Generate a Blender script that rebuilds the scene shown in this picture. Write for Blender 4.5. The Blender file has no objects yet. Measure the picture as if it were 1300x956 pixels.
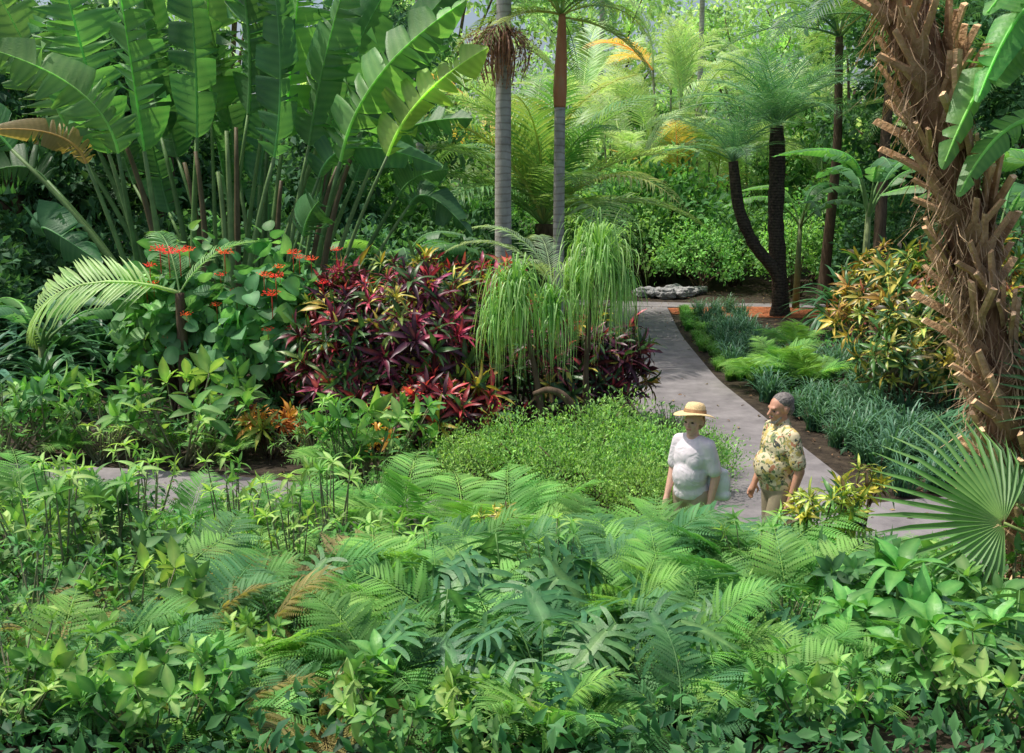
import bpy, math, random, bmesh
import numpy as np
from mathutils import Vector, Matrix, Euler
rng=np.random.default_rng(7); random.seed(7)
SC=bpy.context.scene; C=SC.collection
PI=math.pi; R=math.radians
TH=R(11.1); F=1264.0; H=3.4
cT,sT=math.cos(TH),math.sin(TH)
GAIN=1.4
def P(px,py,Y):
    a=(px-650)/F; b=-(py-478)/F
    t=Y/(cT+b*sT); return Vector((a*t,Y,H+(-sT+b*cT)*t))
def G(px,py,z=0):
    a=(px-650)/F; b=-(py-478)/F
    t=(z-H)/(-sT+b*cT); return Vector((a*t,t*(cT+b*sT),z))
def XX(px,Y,z=0): return (px-650)/F*(Y*cT+(H-z)*sT)
def sm(a,b,x):
    t=min(1,max(0,(x-a)/(b-a))); return t*t*(3-2*t)
def gh(x,y):
    return 0.62*(1-sm(6.35,7.1,y))+0.17*max(0,6.5-y)

# ---------------------------------------------------------------- mesh accumulation
class Acc:
    def __init__(s): s.v=[];s.c=[];s.f=[];s.n=0
    def add(s,v,faces,c):
        v=np.asarray(v,float).reshape(-1,3)
        for f in faces:
            f=np.asarray(f,int)
            if len(f): s.f.append(f+s.n)
        s.v.append(v); s.c.append(np.array(np.broadcast_to(np.asarray(c,float),(len(v),3)))); s.n+=len(v)
    def mesh(s,name,mat,smooth=True):
        V=np.concatenate(s.v); K=np.concatenate(s.c)
        lo=np.concatenate([f.ravel() for f in s.f]); tt=np.concatenate([np.full(len(f),f.shape[1]) for f in s.f])
        st=np.concatenate([[0],np.cumsum(tt)[:-1]])
        me=bpy.data.meshes.new(name); me.vertices.add(len(V)); me.vertices.foreach_set('co',V.ravel())
        me.loops.add(len(lo)); me.loops.foreach_set('vertex_index',lo.astype(np.int32))
        me.polygons.add(len(tt)); me.polygons.foreach_set('loop_start',st.astype(np.int32))
        me.update(calc_edges=True)
        ca=me.color_attributes.new('Col','FLOAT_COLOR','POINT')
        ca.data.foreach_set('color',np.concatenate([K,np.ones((len(K),1))],1).ravel().astype(np.float32))
        me.polygons.foreach_set('use_smooth',np.full(len(tt),smooth))
        if mat: me.materials.append(mat)
        me.update(); return me
    def tpl(s): return (np.concatenate(s.v),s.f,np.concatenate(s.c)[:,0])
def stamp(acc,tpl,Rm,T,c0,c1):
    V,Fs,w=tpl; n=len(Rm); k=len(V)
    out=np.einsum('nij,kj->nki',Rm,V)+np.asarray(T)[:,None,:]
    c0=np.broadcast_to(c0,(n,3)); c1=np.broadcast_to(c1,(n,3))
    col=c0[:,None]*(1-w[None,:,None])+c1[:,None]*w[None,:,None]
    off=(np.arange(n)*k)[:,None,None]
    acc.add(out.reshape(-1,3),[(np.asarray(f)[None]+off).reshape(-1,f.shape[1]) for f in Fs],col.reshape(-1,3))
def nrm(a):
    a=np.asarray(a,float); return a/np.maximum(np.linalg.norm(a,axis=-1,keepdims=True),1e-9)
def frames(d,up,scale=1.0):
    y=nrm(d); x=np.cross(y,up); x=nrm(x+1e-6); z=np.cross(x,y)
    return np.stack([x,y,z],-1)*np.broadcast_to(np.asarray(scale,float),(len(y),))[:,None,None]
PROF={'ellip':lambda t:math.sin(PI*min(1,t*.97+.02)**.85)+.02,
 'strap':lambda t:min(1,.45+3*t)*(1-t**3.5)+.02,
 'heart':lambda t:(max(0,1-((t-.3)/.7)**2)**.75 if t>.3 else .55+.45*math.sin(PI/2*t/.3))+.01,
 'lance':lambda t:math.sin(PI*min(1,t*.97+.02)**.6)+.02}
def leaf_tpl(W=.3,n=4,prof='ellip',fold=.25,droop=.5,wm='edge',up0=0.0,wave=0.0):
    f=PROF[prof]; V=[];w=[];y=0;z=0;st=1/n
    for i in range(n+1):
        t=i/n; a=up0-droop*t; hw=W/2*f(t); wv=wave*math.sin(t*9)
        V+=[(-hw,y,z+fold*hw+wv*hw),(0,y,z),(hw,y,z+fold*hw-wv*hw)]
        w+=[1,0,1] if wm=='edge' else [t,t,t]
        y+=math.cos(a)*st; z+=math.sin(a)*st
    Q=[]
    for i in range(n):
        b=i*3; Q+=[(b,b+1,b+4,b+3),(b+1,b+2,b+5,b+4)]
    return (np.array(V),[np.array(Q)],np.array(w,float))
def tube(acc,pts,rad,n=8,col=(1,1,1),cap=True):
    pts=np.asarray([tuple(p) for p in pts],float); k=len(pts); rad=np.broadcast_to(rad,(k,))
    T=nrm(np.gradient(pts,axis=0)); ref=np.array([1.0,0,0]) if abs(T[0][0])<.8 else np.array([0,1.0,0])
    V=[]; u=nrm(np.cross(T[0],ref))
    for i in range(k):
        u=nrm(u-T[i]*np.dot(u,T[i])); v=np.cross(T[i],u); a=np.arange(n)*2*PI/n
        V.append(pts[i]+rad[i]*(np.cos(a)[:,None]*u+np.sin(a)[:,None]*v))
    V=np.concatenate(V); Q=[]
    for i in range(k-1):
        for j in range(n): Q.append((i*n+j,i*n+(j+1)%n,(i+1)*n+(j+1)%n,(i+1)*n+j))
    fs=[np.array(Q)]
    if cap: fs+= [np.array([list(range(n))[::-1]]),np.array([[ (k-1)*n+j for j in range(n)]])]
    acc.add(V,fs,col)
def ribbons(acc,Pn,W,c0,c1):
    n,k,_=Pn.shape; T=nrm(np.gradient(Pn,axis=1)); S=nrm(np.cross(T,np.array([0,0,1.0]))+1e-5)
    W=np.broadcast_to(W,(n,k))[:,:,None]
    V=np.stack([Pn-S*W,Pn+S*W],2).reshape(n,k*2,3)
    Q=np.array([(2*i,2*i+1,2*i+3,2*i+2) for i in range(k-1)])
    t=np.repeat(np.linspace(0,1,k),2)[None,:,None]
    col=np.broadcast_to(c0,(n,3))[:,None]*(1-t)+np.broadcast_to(c1,(n,3))[:,None]*t
    acc.add(V.reshape(-1,3),[(Q[None]+(np.arange(n)*k*2)[:,None,None]).reshape(-1,4)],col.reshape(-1,3))
def bez(a,b,c,n):
    a,b,c=[np.array(tuple(q),float) for q in (a,b,c)]
    t=np.linspace(0,1,n)[:,None]; return a*(1-t)**2+2*b*t*(1-t)+c*t*t

# ---------------------------------------------------------------- materials
def N(nt,ty,**k):
    n=nt.nodes.new(ty)
    for a,b in k.items(): setattr(n,a,b)
    return n
def newmat(name):
    m=bpy.data.materials.new(name); m.use_nodes=True; nt=m.node_tree
    return m,nt,nt.nodes['Principled BSDF'],nt.nodes['Material Output']
def leafmat(name,rough=.45,trans=.3,var=.35,ns=4.0,bump=.0,spec=.5,gain=None,sat=.96):
    m,nt,b,o=newmat(name); L=nt.links; gain=GAIN if gain is None else gain
    at=N(nt,'ShaderNodeAttribute',attribute_name='Col')
    tc=N(nt,'ShaderNodeTexCoord'); no=N(nt,'ShaderNodeTexNoise'); no.inputs['Scale'].default_value=ns; no.inputs['Detail'].default_value=3
    L.new(tc.outputs['Object'],no.inputs['Vector'])
    mr=N(nt,'ShaderNodeMapRange'); mr.inputs['From Min'].default_value=.3; mr.inputs['From Max'].default_value=.7
    mr.inputs['To Min'].default_value=(1-var)*gain; mr.inputs['To Max'].default_value=(1+var)*gain
    L.new(no.outputs['Fac'],mr.inputs['Value'])
    oi=N(nt,'ShaderNodeObjectInfo'); mh=N(nt,'ShaderNodeMapRange'); mh.inputs['To Min'].default_value=.484; mh.inputs['To Max'].default_value=.514
    L.new(oi.outputs['Random'],mh.inputs['Value'])
    hs=N(nt,'ShaderNodeHueSaturation'); hs.inputs['Saturation'].default_value=sat
    L.new(at.outputs['Color'],hs.inputs['Color']); L.new(mr.outputs[0],hs.inputs['Value']); L.new(mh.outputs[0],hs.inputs['Hue'])
    L.new(hs.outputs[0],b.inputs['Base Color']); b.inputs['Roughness'].default_value=rough; b.inputs['Specular IOR Level'].default_value=spec
    tr=N(nt,'ShaderNodeBsdfTranslucent'); mx=N(nt,'ShaderNodeMixShader'); mx.inputs[0].default_value=trans
    mc=N(nt,'ShaderNodeMix',data_type='RGBA',blend_type='MULTIPLY'); mc.inputs[0].default_value=1
    L.new(hs.outputs[0],mc.inputs[6]); mc.inputs[7].default_value=(1.7,1.8,.8,1)
    L.new(mc.outputs[2],tr.inputs['Color']); L.new(b.outputs[0],mx.inputs[1]); L.new(tr.outputs[0],mx.inputs[2]); L.new(mx.outputs[0],o.inputs['Surface'])
    if bump:
        bp=N(nt,'ShaderNodeBump'); bp.inputs['Strength'].default_value=bump; bp.inputs['Distance'].default_value=.02
        n2=N(nt,'ShaderNodeTexNoise'); n2.inputs['Scale'].default_value=40; L.new(tc.outputs['Object'],n2.inputs['Vector']); L.new(n2.outputs['Fac'],bp.inputs['Height']); L.new(bp.outputs[0],b.inputs['Normal'])
    return m
def roughmat(name,stops,scale=5,rough=.9,bump=.5,bs=20,stretch=(1,1,1),attr=False,wave=None,detail=8,wdark=.72):
    m,nt,b,o=newmat(name); L=nt.links
    tc=N(nt,'ShaderNodeTexCoord'); mp=N(nt,'ShaderNodeMapping'); mp.inputs['Scale'].default_value=stretch
    L.new(tc.outputs['Object'],mp.inputs['Vector'])
    no=N(nt,'ShaderNodeTexNoise'); no.inputs['Scale'].default_value=scale; no.inputs['Detail'].default_value=detail; no.inputs['Roughness'].default_value=.65
    L.new(mp.outputs[0],no.inputs['Vector'])
    cr=N(nt,'ShaderNodeValToRGB'); e=cr.color_ramp.elements
    e[0].position=stops[0][0]; e[0].color=(*stops[0][1],1); e[1].position=stops[-1][0]; e[1].color=(*stops[-1][1],1)
    for p_,c_ in stops[1:-1]:
        q=e.new(p_); q.color=(*c_,1)
    L.new(no.outputs['Fac'],cr.inputs[0]); col=cr.outputs[0]
    n2=N(nt,'ShaderNodeTexNoise'); n2.inputs['Scale'].default_value=bs; n2.inputs['Detail'].default_value=6; L.new(mp.outputs[0],n2.inputs['Vector'])
    if wave:
        wv=N(nt,'ShaderNodeTexWave',wave_type='BANDS',bands_direction='Z'); wv.inputs['Scale'].default_value=wave; wv.inputs['Distortion'].default_value=3.0; wv.inputs['Detail'].default_value=2
        L.new(tc.outputs['Object'],wv.inputs['Vector'])
        r2=N(nt,'ShaderNodeValToRGB'); r2.color_ramp.elements[0].color=(wdark,wdark*.97,wdark*.93,1); r2.color_ramp.elements[0].position=.03; r2.color_ramp.elements[1].position=.2; r2.color_ramp.elements[1].color=(1,1,1,1)
        L.new(wv.outputs['Fac'],r2.inputs[0])
        mm=N(nt,'ShaderNodeMix',data_type='RGBA',blend_type='MULTIPLY'); mm.inputs[0].default_value=1; L.new(col,mm.inputs[6]); L.new(r2.outputs[0],mm.inputs[7]); col=mm.outputs[2]
    if attr:
        at=N(nt,'ShaderNodeAttribute',attribute_name='Col')
        mm=N(nt,'ShaderNodeMix',data_type='RGBA',blend_type='MULTIPLY'); mm.inputs[0].default_value=1; L.new(col,mm.inputs[6]); L.new(at.outputs['Color'],mm.inputs[7]); col=mm.outputs[2]
    L.new(col,b.inputs['Base Color']); b.inputs['Roughness'].default_value=rough; b.inputs['Specular IOR Level'].default_value=.25
    bp=N(nt,'ShaderNodeBump'); bp.inputs['Strength'].default_value=bump; bp.inputs['Distance'].default_value=.03; L.new(n2.outputs['Fac'],bp.inputs['Height']); L.new(bp.outputs[0],b.inputs['Normal'])
    return m
M_fern=leafmat('fern_foliage',.6,.34,.35,3,spec=.3,gain=1.4)
M_gloss=leafmat('glossy_foliage',.42,.22,.3,5,bump=.15,spec=.4)
M_soft=leafmat('soft_foliage',.55,.35,.35,4,spec=.35,gain=1.45)
M_blade=leafmat('banana_blade',.45,.42,.25,1.5,bump=.2,gain=1.25)
M_palm=leafmat('palm_foliage',.45,.3,.25,2)
M_croton=leafmat('croton_foliage',.4,.2,.35,8,gain=1.15,sat=.96)
M_far=leafmat('haze_tinted_foliage',.7,.4,.3,.6,spec=.2,gain=1.85,sat=.82)  # distance haze put into the colour: brighter, less saturated leaves
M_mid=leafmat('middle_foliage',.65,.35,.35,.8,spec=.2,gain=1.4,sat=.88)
M_bark=roughmat('brown_bark',[(.3,(.05,.032,.02)),(.7,(.17,.12,.08))],12,stretch=(1,1,.3),bs=30)
M_greybark=roughmat('ringed_grey_bark',[(.3,(.3,.28,.25)),(.5,(.46,.44,.4)),(.75,(.6,.58,.54))],4,stretch=(1,1,.8),bs=25,wave=2.3,bump=.3)
M_cycad=roughmat('cycad_bark',[(.35,(.03,.025,.02)),(.7,(.12,.09,.065))],16,bs=22,bump=1.0,wave=4.5,wdark=.4)
M_fibre=roughmat('fibrous_trunk',[(.3,(.07,.035,.02)),(.5,(.24,.13,.075)),(.72,(.45,.29,.18))],10,stretch=(1,1,.2),bs=40,bump=1.0)
M_boot=roughmat('leaf_base_wood',[(.3,(.36,.23,.13)),(.5,(.68,.5,.33)),(.7,(.9,.75,.56))],9,stretch=(1,1,.3),bs=50,bump=.5,attr=True)
M_stem=roughmat('green_stem',[(.3,(.6,.6,.6)),(.7,(1.1,1.1,1.1))],6,bs=30,bump=.15,attr=True,rough=.5)
M_soil=roughmat('dark_soil',[(.3,(.016,.012,.01)),(.5,(.045,.034,.024)),(.75,(.1,.075,.052))],5,bs=14,bump=1.0)
M_mulch=roughmat('orange_mulch',[(.3,(.16,.05,.022)),(.5,(.42,.13,.055)),(.75,(.55,.22,.1))],9,bs=25,bump=1.0)
M_rock=roughmat('pale_rock',[(.3,(.2,.2,.2)),(.6,(.42,.42,.42))],4,bs=12,bump=.6)
M_litter=leafmat('dry_leaf',.8,.1,.4,9,gain=1.0)
M_path=roughmat('worn_concrete',[(.25,(.13,.118,.125)),(.42,(.2,.185,.19)),(.6,(.27,.25,.255)),(.75,(.34,.32,.32))],2.2,bs=60,bump=.2,rough=.85,detail=12)

# ---------------------------------------------------------------- object helpers
def thing(name,label,cat,loc=(0,0,0),rz=0,group=None,sc=1):
    o=bpy.data.objects.new(name,None); C.objects.link(o); o.location=loc; o.rotation_euler=(0,0,rz); o.scale=(sc,)*3
    o['label']=label; o['category']=cat
    if group: o['group']=group
    return o
def put(me,name,parent=None,loc=(0,0,0),rot=(0,0,0),sc=1):
    o=bpy.data.objects.new(name,me); C.objects.link(o); o.parent=parent; o.location=loc; o.rotation_euler=rot
    o.scale=(sc,)*3 if not hasattr(sc,'__len__') else sc
    return o
def single(me,name,label,cat,loc=(0,0,0),rz=0,group=None,sc=1,kind=None):
    o=put(me,name,None,loc,(0,0,rz),sc)
    if label: o['label']=label; o['category']=cat
    if group: o['group']=group
    if kind: o['kind']=kind
    return o
def struct(me,name,loc=(0,0,0)):
    o=put(me,name,None,loc); o['kind']='structure'; return o

# ---------------------------------------------------------------- setting
def ground():
    xs=np.concatenate([[-300,-150,-80],np.linspace(-50,50,201),[80,150,300]])
    ys=np.concatenate([[-100,-30],np.linspace(-6,60,265),[75,100,160,400]])
    X,Y=np.meshgrid(xs,ys); Z=np.array([[gh(x,max(y,0)) for x in xs] for y in ys])
    Z+= -0.05*np.clip(np.sin(X*1.7)*np.cos(Y*1.3)+.2,0,1)
    a=Acc(); nx=len(xs); ny=len(ys)
    i,j=np.meshgrid(np.arange(nx-1),np.arange(ny-1)); b=(j*nx+i).ravel()
    a.add(np.stack([X,Y,Z],-1).reshape(-1,3),[np.stack([b,b+1,b+nx+1,b+nx],1)],(1,1,1))
    struct(a.mesh('ground',M_soil),'ground')
ground()
def path_sheet(name,cl,z,mat=M_path,th=.03):
    cl=np.array(cl,float); t=np.linspace(0,len(cl)-1,60); k=np.arange(len(cl))
    x=np.interp(t,k,cl[:,0]); y=np.interp(t,k,cl[:,1]); w=np.interp(t,k,cl[:,2])
    for _ in range(6):
        x[1:-1]=(x[:-2]+2*x[1:-1]+x[2:])/4; y[1:-1]=(y[:-2]+2*y[1:-1]+y[2:])/4
    p=np.stack([x,y],1); T=nrm(np.gradient(p,axis=0)); S=np.stack([-T[:,1],T[:,0]],1)*w[:,None]/2
    V=[]
    for i in range(60):
        for s_,zz in ((-1,z-th),(-1,z),(1,z),(1,z-th)):
            q=p[i]+S[i]*s_; V.append((q[0],q[1],zz))
    Q=[(i*4+j,i*4+j+1,i*4+j+5,i*4+j+4) for i in range(59) for j in range(3)]
    a=Acc(); a.add(V,[np.array(Q)],(1,1,1)); struct(a.mesh(name,mat,False),name)
path_sheet('path',[(2.75,8.2,2.1),(2.85,11,2.0),(2.8,14,1.8),(2.72,17,1.7),(2.95,22,1.65),(3.45,27.2,1.6)],.020)
path_sheet('path',[(-14,12.2,1.5),(-8,11.2,1.5),(-4,10.7,1.4),(-1,9.7,1.4),(1.2,8.4,2.0),(3.4,8.7,2.6),(5.2,9.2,2.6),(9,9.4,2.0)],.026)
path_sheet('path',[(-2,29.3,1.1),(3,28.0,1.2),(5,27.6,1.0),(12,27.2,1.0)],.014)
path_sheet('mulch_bed',[(4.2,26.3,1.2),(6,26.2,2.2),(9.5,25.8,2.0),(12,25,1.6)],.018,M_mulch,.02)
def litter():
    a=Acc(); n=5000; t=leaf_tpl(.4,3,'ellip',.4,.8)
    X=rng.uniform(-12,12,n); Y=rng.uniform(7,32,n); keep=(np.abs(X-2.8)>.8)|(Y<9)|(rng.random(n)<.2); X=X[keep];Y=Y[keep];n=len(X)
    az=rng.uniform(0,2*PI,n); d=np.stack([np.cos(az),np.sin(az),rng.normal(0,.15,n)],1)
    up=nrm(np.stack([rng.normal(0,.3,n),rng.normal(0,.3,n),np.ones(n)],1))
    c=np.array([(.3,.17,.07),(.16,.08,.035),(.34,.26,.1),(.09,.06,.03)])[rng.integers(0,4,n)]
    stamp(a,t,frames(d,up,rng.uniform(.04,.1,n)),np.stack([X,Y,np.full(n,.035)],1),c,c*.7)
    single(a.mesh('leaf_litter',M_litter),'leaf_litter','dry brown fallen leaves scattered over path and soil','leaves',kind='stuff')
litter()

# ---------------------------------------------------------------- plant generators
T_ell=leaf_tpl(.42,4,'ellip',.3,.6); T_ellS=leaf_tpl(.45,2,'ellip',.35,.5)
T_lance=leaf_tpl(.24,5,'lance',.3,1.0); T_crot=leaf_tpl(.165,5,'ellip',.35,1.0,wave=.6)
T_heart=leaf_tpl(.95,5,'heart',.25,.7); T_far=leaf_tpl(.5,2,'ellip',.3,.7)
T_longstrap=leaf_tpl(.09,8,'strap',.4,1.7)
T_rh=(np.array([(0,0,0),(.28,.4,.05),(0,1,-.08),(-.28,.4,.05)]),[np.array([(0,1,2,3)])],np.array([0,.5,1,.5]))
def pickpal(pal,n):
    w=np.array([p[2] for p in pal],float); i=rng.choice(len(pal),n,p=w/w.sum())
    return np.array([p[0] for p in pal])[i],np.array([p[1] for p in pal])[i]
def dome(n,rx,ry,rz,zc,low=-.25,rmin=.7):
    d=nrm(rng.normal(size=(n*4,3))); d=d[d[:,2]>low][:n]
    az=np.arctan2(d[:,1],d[:,0]); lump=1+.15*np.sin(3*az+rng.uniform(0,6))+.12*np.sin(5*az+4*d[:,2]+rng.uniform(0,6))
    r=rng.uniform(rmin,1,len(d))**.6*lump
    c=d*r[:,None]*np.array([rx,ry,rz])+np.array([0,0,zc]); out=nrm(d/np.array([rx,ry,rz])); return c,out
def bush_mesh(name,mat,rx,ry,rz,zc,ncl,per,tpl,L,pal,spread=.12,low=-.3,upb=.2,jit=.6,rmin=.55,hang=0):
    a=Acc(); c,o=dome(ncl,rx,ry,rz,zc,low,rmin); n=len(c)
    c0,c1=pickpal(pal,n); br=rng.uniform(.7,1.3,(n,1)); c0=c0*br;c1=c1*br
    pc=np.repeat(c,per,0)+rng.normal(0,spread,(n*per,3)); oo=np.repeat(o,per,0)
    d=nrm(oo*.7+rng.normal(0,jit,(n*per,3))+np.array([0,0,upb-hang])); up=nrm(oo+np.array([0,0,.7])+rng.normal(0,.35,(n*per,3)))
    j=rng.uniform(.75,1.25,(n*per,1))
    stamp(a,tpl,frames(d,up,L*rng.uniform(.6,1.2,n*per)),pc,np.repeat(c0,per,0)*j,np.repeat(c1,per,0)*j)
    return a.mesh(name,mat),c
def stems_mesh(name,mat,tips,base_r=.03,tip_r=.008,col=(.3,.25,.15),k=18,bs=.15,lift=.5,n=5):
    a=Acc(); idx=rng.choice(len(tips),min(k,len(tips)),replace=False)
    for i in idx:
        t=tips[i]; b=np.array([rng.normal(0,bs),rng.normal(0,bs),-.05]); m=(b+t)/2+np.array([rng.normal(0,.05),rng.normal(0,.05),lift*t[2]*.3])
        m[:2]=b[:2]+(t[:2]-b[:2])*.35
        tube(a,bez(b,m,t,6),np.linspace(base_r,tip_r,6),n,col)
    return a.mesh(name,mat)
def rosettes(acc,ctr,axis,tpl,n,L,e0,e1,c0,c1,jl=.25,je=.15,lum=(.7,1.3),mixin=None,mf=.24):
    m=len(ctr); axis=nrm(axis); ref=np.where(np.abs(axis[:,2:3])<.9,np.array([[0,0,1.0]]),np.array([[1.0,0,0]]))
    u=nrm(np.cross(axis,ref)); v=np.cross(axis,u)
    k=np.arange(n); az=k*2.399963+rng.uniform(0,6,(m,1)); e=e0+(e1-e0)*(k/(n-1))[None]+rng.normal(0,je,(m,n))
    rad=u[:,None]*np.cos(az)[...,None]+v[:,None]*np.sin(az)[...,None]
    d=axis[:,None]*np.cos(e)[...,None]+rad*np.sin(e)[...,None]
    up=axis[:,None]*(np.sin(e)[...,None]+.05)-rad*np.cos(e)[...,None]
    L=np.broadcast_to(np.asarray(L,float),(m,))
    s_=(L[:,None]*rng.uniform(1-jl,1+jl,(m,n))).ravel(); j=rng.uniform(lum[0],lum[1],(m*n,1))
    pos=(np.repeat(ctr,n,0)+d.reshape(-1,3)*s_[:,None]*.04)
    k0=np.repeat(c0,n,0).copy(); k1=np.repeat(c1,n,0).copy()
    if mixin is not None:
        a0,a1=pickpal(mixin,m*n); sel=rng.random(m*n)<mf; k0[sel]=a0[sel]; k1[sel]=a1[sel]
    stamp(acc,tpl,frames(d.reshape(-1,3),up.reshape(-1,3),s_),pos,k0*j,k1*j)
def frond_acc(L,npair,ll,lw,e0,e1,p=1.2,van=.35,droop=.8,fwd=.6,start=.12,rr=.02,prof=None,jit=.06,tplL=None):
    a=Acc(); k=30; s_=np.linspace(0,1,k); an=e0+(e1-e0)*s_**p
    y=np.concatenate([[0],np.cumsum(np.cos((an[1:]+an[:-1])/2))])*L/(k-1); z=np.concatenate([[0],np.cumsum(np.sin((an[1:]+an[:-1])/2))])*L/(k-1)
    pts=np.stack([np.zeros(k),y,z],1)
    tube(a,pts[::3],np.linspace(rr,rr*.2,len(pts[::3])),5,(1,0,0),False)
    t=np.linspace(start,.985,npair); by=np.interp(t,s_,y); bz=np.interp(t,s_,z); ba=np.interp(t,s_,an)
    tpl=tplL or leaf_tpl(lw/ll,3,'lance',.5,droop,wm='tip')
    f=prof(t) if prof else np.clip(np.sin(PI*np.clip(t*.8+.16,0,1)),.12,1)
    for sd in (-1,1):
        n=npair; tan=np.stack([np.zeros(n),np.cos(ba),np.sin(ba)],1); nor=np.stack([np.zeros(n),-np.sin(ba),np.cos(ba)],1); side=np.array([sd,0,0.0])
        fw=(fwd+.5*t)[:,None]
        d=nrm(side+tan*fw+nor*van+rng.normal(0,jit,(n,3))); up=nor-side*van*.5
        w=rng.uniform(0,.6,n); cc=np.stack([w,w,w],1)
        stamp(a,tpl,frames(d,up,ll*f*rng.uniform(.9,1.08,n)),np.stack([np.zeros(n),by,bz],1),cc,cc+.3)
    return a.tpl()
def tpl_mesh(name,tpl,mat,c0,c1,L=1):
    a=Acc(); stamp(a,tpl,np.eye(3)[None]*L,np.zeros((1,3)),np.array([c0]),np.array([c1])); return a.mesh(name,mat)
def fern_tpl(np1=22,np2=13,e0=.9,e1=-.35):
    pin=Acc(); t=np.linspace(.08,.97,np2)
    for sd in (-1,1):
        d=nrm(np.stack([np.full(np2,sd),np.full(np2,.5),np.zeros(np2)],1)); d[:,2]-=.1
        ln=.125*np.sin(PI*np.clip(t*.75+.22,0,1))+.012
        stamp(pin,T_rh,frames(d,np.array([0,0,1.0]),ln),np.stack([0*t,t,-.3*t*t],1),np.zeros((np2,3)),np.ones((np2,3))*.5)
    pin.add([(-.008,0,0),(.008,0,0),(0,1,-.3)],[np.array([(0,1,2)])],(1,0,0))
    pt=pin.tpl()
    return frond_acc(1.0,np1,.33,.1,e0,e1,1.0,van=.15,droop=.6,fwd=.3,start=.22,rr=.007,jit=.1,tplL=pt,
        prof=lambda t:np.clip(np.sin(PI*np.clip((t-.22)*.95+.33,0,1)),.08,1)*1.0)
fernT=[fern_tpl(18,15,1.1,-.5),fern_tpl(17,14,.85,-.75),fern_tpl(19,15,1.25,-.15)]
FG=[((.04,.155,.035),(.14,.29,.075)),((.075,.23,.045),(.23,.4,.1)),((.035,.135,.05),(.12,.26,.1)),((.15,.14,.045),(.28,.23,.09))]
fern_me=[[tpl_mesh('fern_frond',t,M_fern,c[0],c[1]) for t in fernT] for c in FG]
def make_fern(label,loc,size,kind=0,group=None,n=10,brown=.0):
    t=thing('fern',label,'fern',loc,0,group)
    for i in range(n):
        az=i*2.4+random.uniform(-.3,.3); k=3 if random.random()<brown else kind
        put(fern_me[k][random.randrange(3)],'frond',t,(0,0,0.0),(random.uniform(-.3,.2)+( .3 if i<3 else 0),random.uniform(-.35,.35),az),size*random.uniform(.65,1.15))
    return t
def philo_tpl():
    a=Acc(); nl=9; ts=np.linspace(0,1,nl+1); ys=ts*.9
    hw=.08*np.sin(PI*np.clip(ts*.85+.12,0,1))+.01
    zz=lambda x,y:-.28*y*y-.35*abs(x)**1.5+.06*abs(x)
    for sd in (-1,1):
        V=[]
        for i in range(nl+1): V+=[(0,ys[i],zz(0,ys[i])-.015),(sd*hw[i],ys[i],zz(hw[i],ys[i]))]
        Q=[(2*i,2*i+1,2*i+3,2*i+2) for i in range(nl)]
        a.add(V,[np.array(Q)],np.array([[.9,0,0] if j%2==0 else [.2,0,0] for j in range(len(V))]))
        for i in range(nl):
            A=np.array([sd*hw[i],ys[i]]);B=np.array([sd*hw[i+1],ys[i+1]]); m=(A+B)/2; tm=(ts[i]+ts[i+1])/2
            ang=R(140-125*tm); dr=np.array([sd*math.sin(ang),math.cos(ang)]); ll=.48*math.sin(PI*min(1,tm*.62+.34))**.8*(1.05-.35*tm)*random.uniform(.88,1.1)
            pe=(B-A)/2; rows=[]
            for q,wd in ((0,1.0),(.25,.85),(.5,.95),(.75,.85),(.92,.5),(1.0,.05)):
                dq=dr+np.array([0,1])*.3*q; c=m+dq*ll*q; pw=pe*wd if q<.2 else nrm(np.array([-dr[1],dr[0]]))*0.037*wd*(1.15-tm*.4)
                if np.dot(pw,pe)<0: pw=-pw
                rows+=[c-pw,c+pw]
            V=[(r_[0],r_[1],zz(r_[0],r_[1])+.02*((-1)**i)*(1 if j>1 else .3)) for j,r_ in enumerate(rows)]
            a.add(V,[np.array([(2*k,2*k+1,2*k+3,2*k+2) for k in range(5)])],np.array([[.05+.3*(k%2),0,0] for k in range(len(V))]))
    return a.tpl()
phT=philo_tpl()
ph_me=[tpl_mesh('philodendron_leaf',phT,M_gloss,c0,c1) for c0,c1 in (((.022,.105,.042),(.095,.24,.085)),((.035,.14,.04),(.13,.28,.085)))]
def make_philo(label,loc,size,n=10,group=None):
    t=thing('philodendron',label,'philodendron',loc,0,group)
    for i in range(n):
        az=i*2.4+random.uniform(-.3,.3); el=random.uniform(.6,1.2); L=size*random.uniform(.85,1.3)
        dx,dy=-math.sin(az),math.cos(az); tip=Vector((dx*math.cos(el)*L*.75,dy*math.cos(el)*L*.75,math.sin(el)*L*1.15))
        lf=put(ph_me[i%2],'leaf',t,tip,(random.uniform(-.75,-.1),random.uniform(-.45,.45),az),size*random.uniform(.7,1.05))
        a=Acc(); tube(a,bez((0,0,0),(dx*.05,dy*.05,tip.z*.7),tip,7),np.linspace(.016,.009,7)*size,5,(.14,.3,.08))
        st=put(a.mesh('petiole',M_stem),'petiole',lf)
        st.matrix_parent_inverse=(Matrix.Translation(tip)@Euler(lf.rotation_euler).to_matrix().to_4x4()@Matrix.Diagonal((*lf.scale,1))).inverted()
    return t
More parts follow.
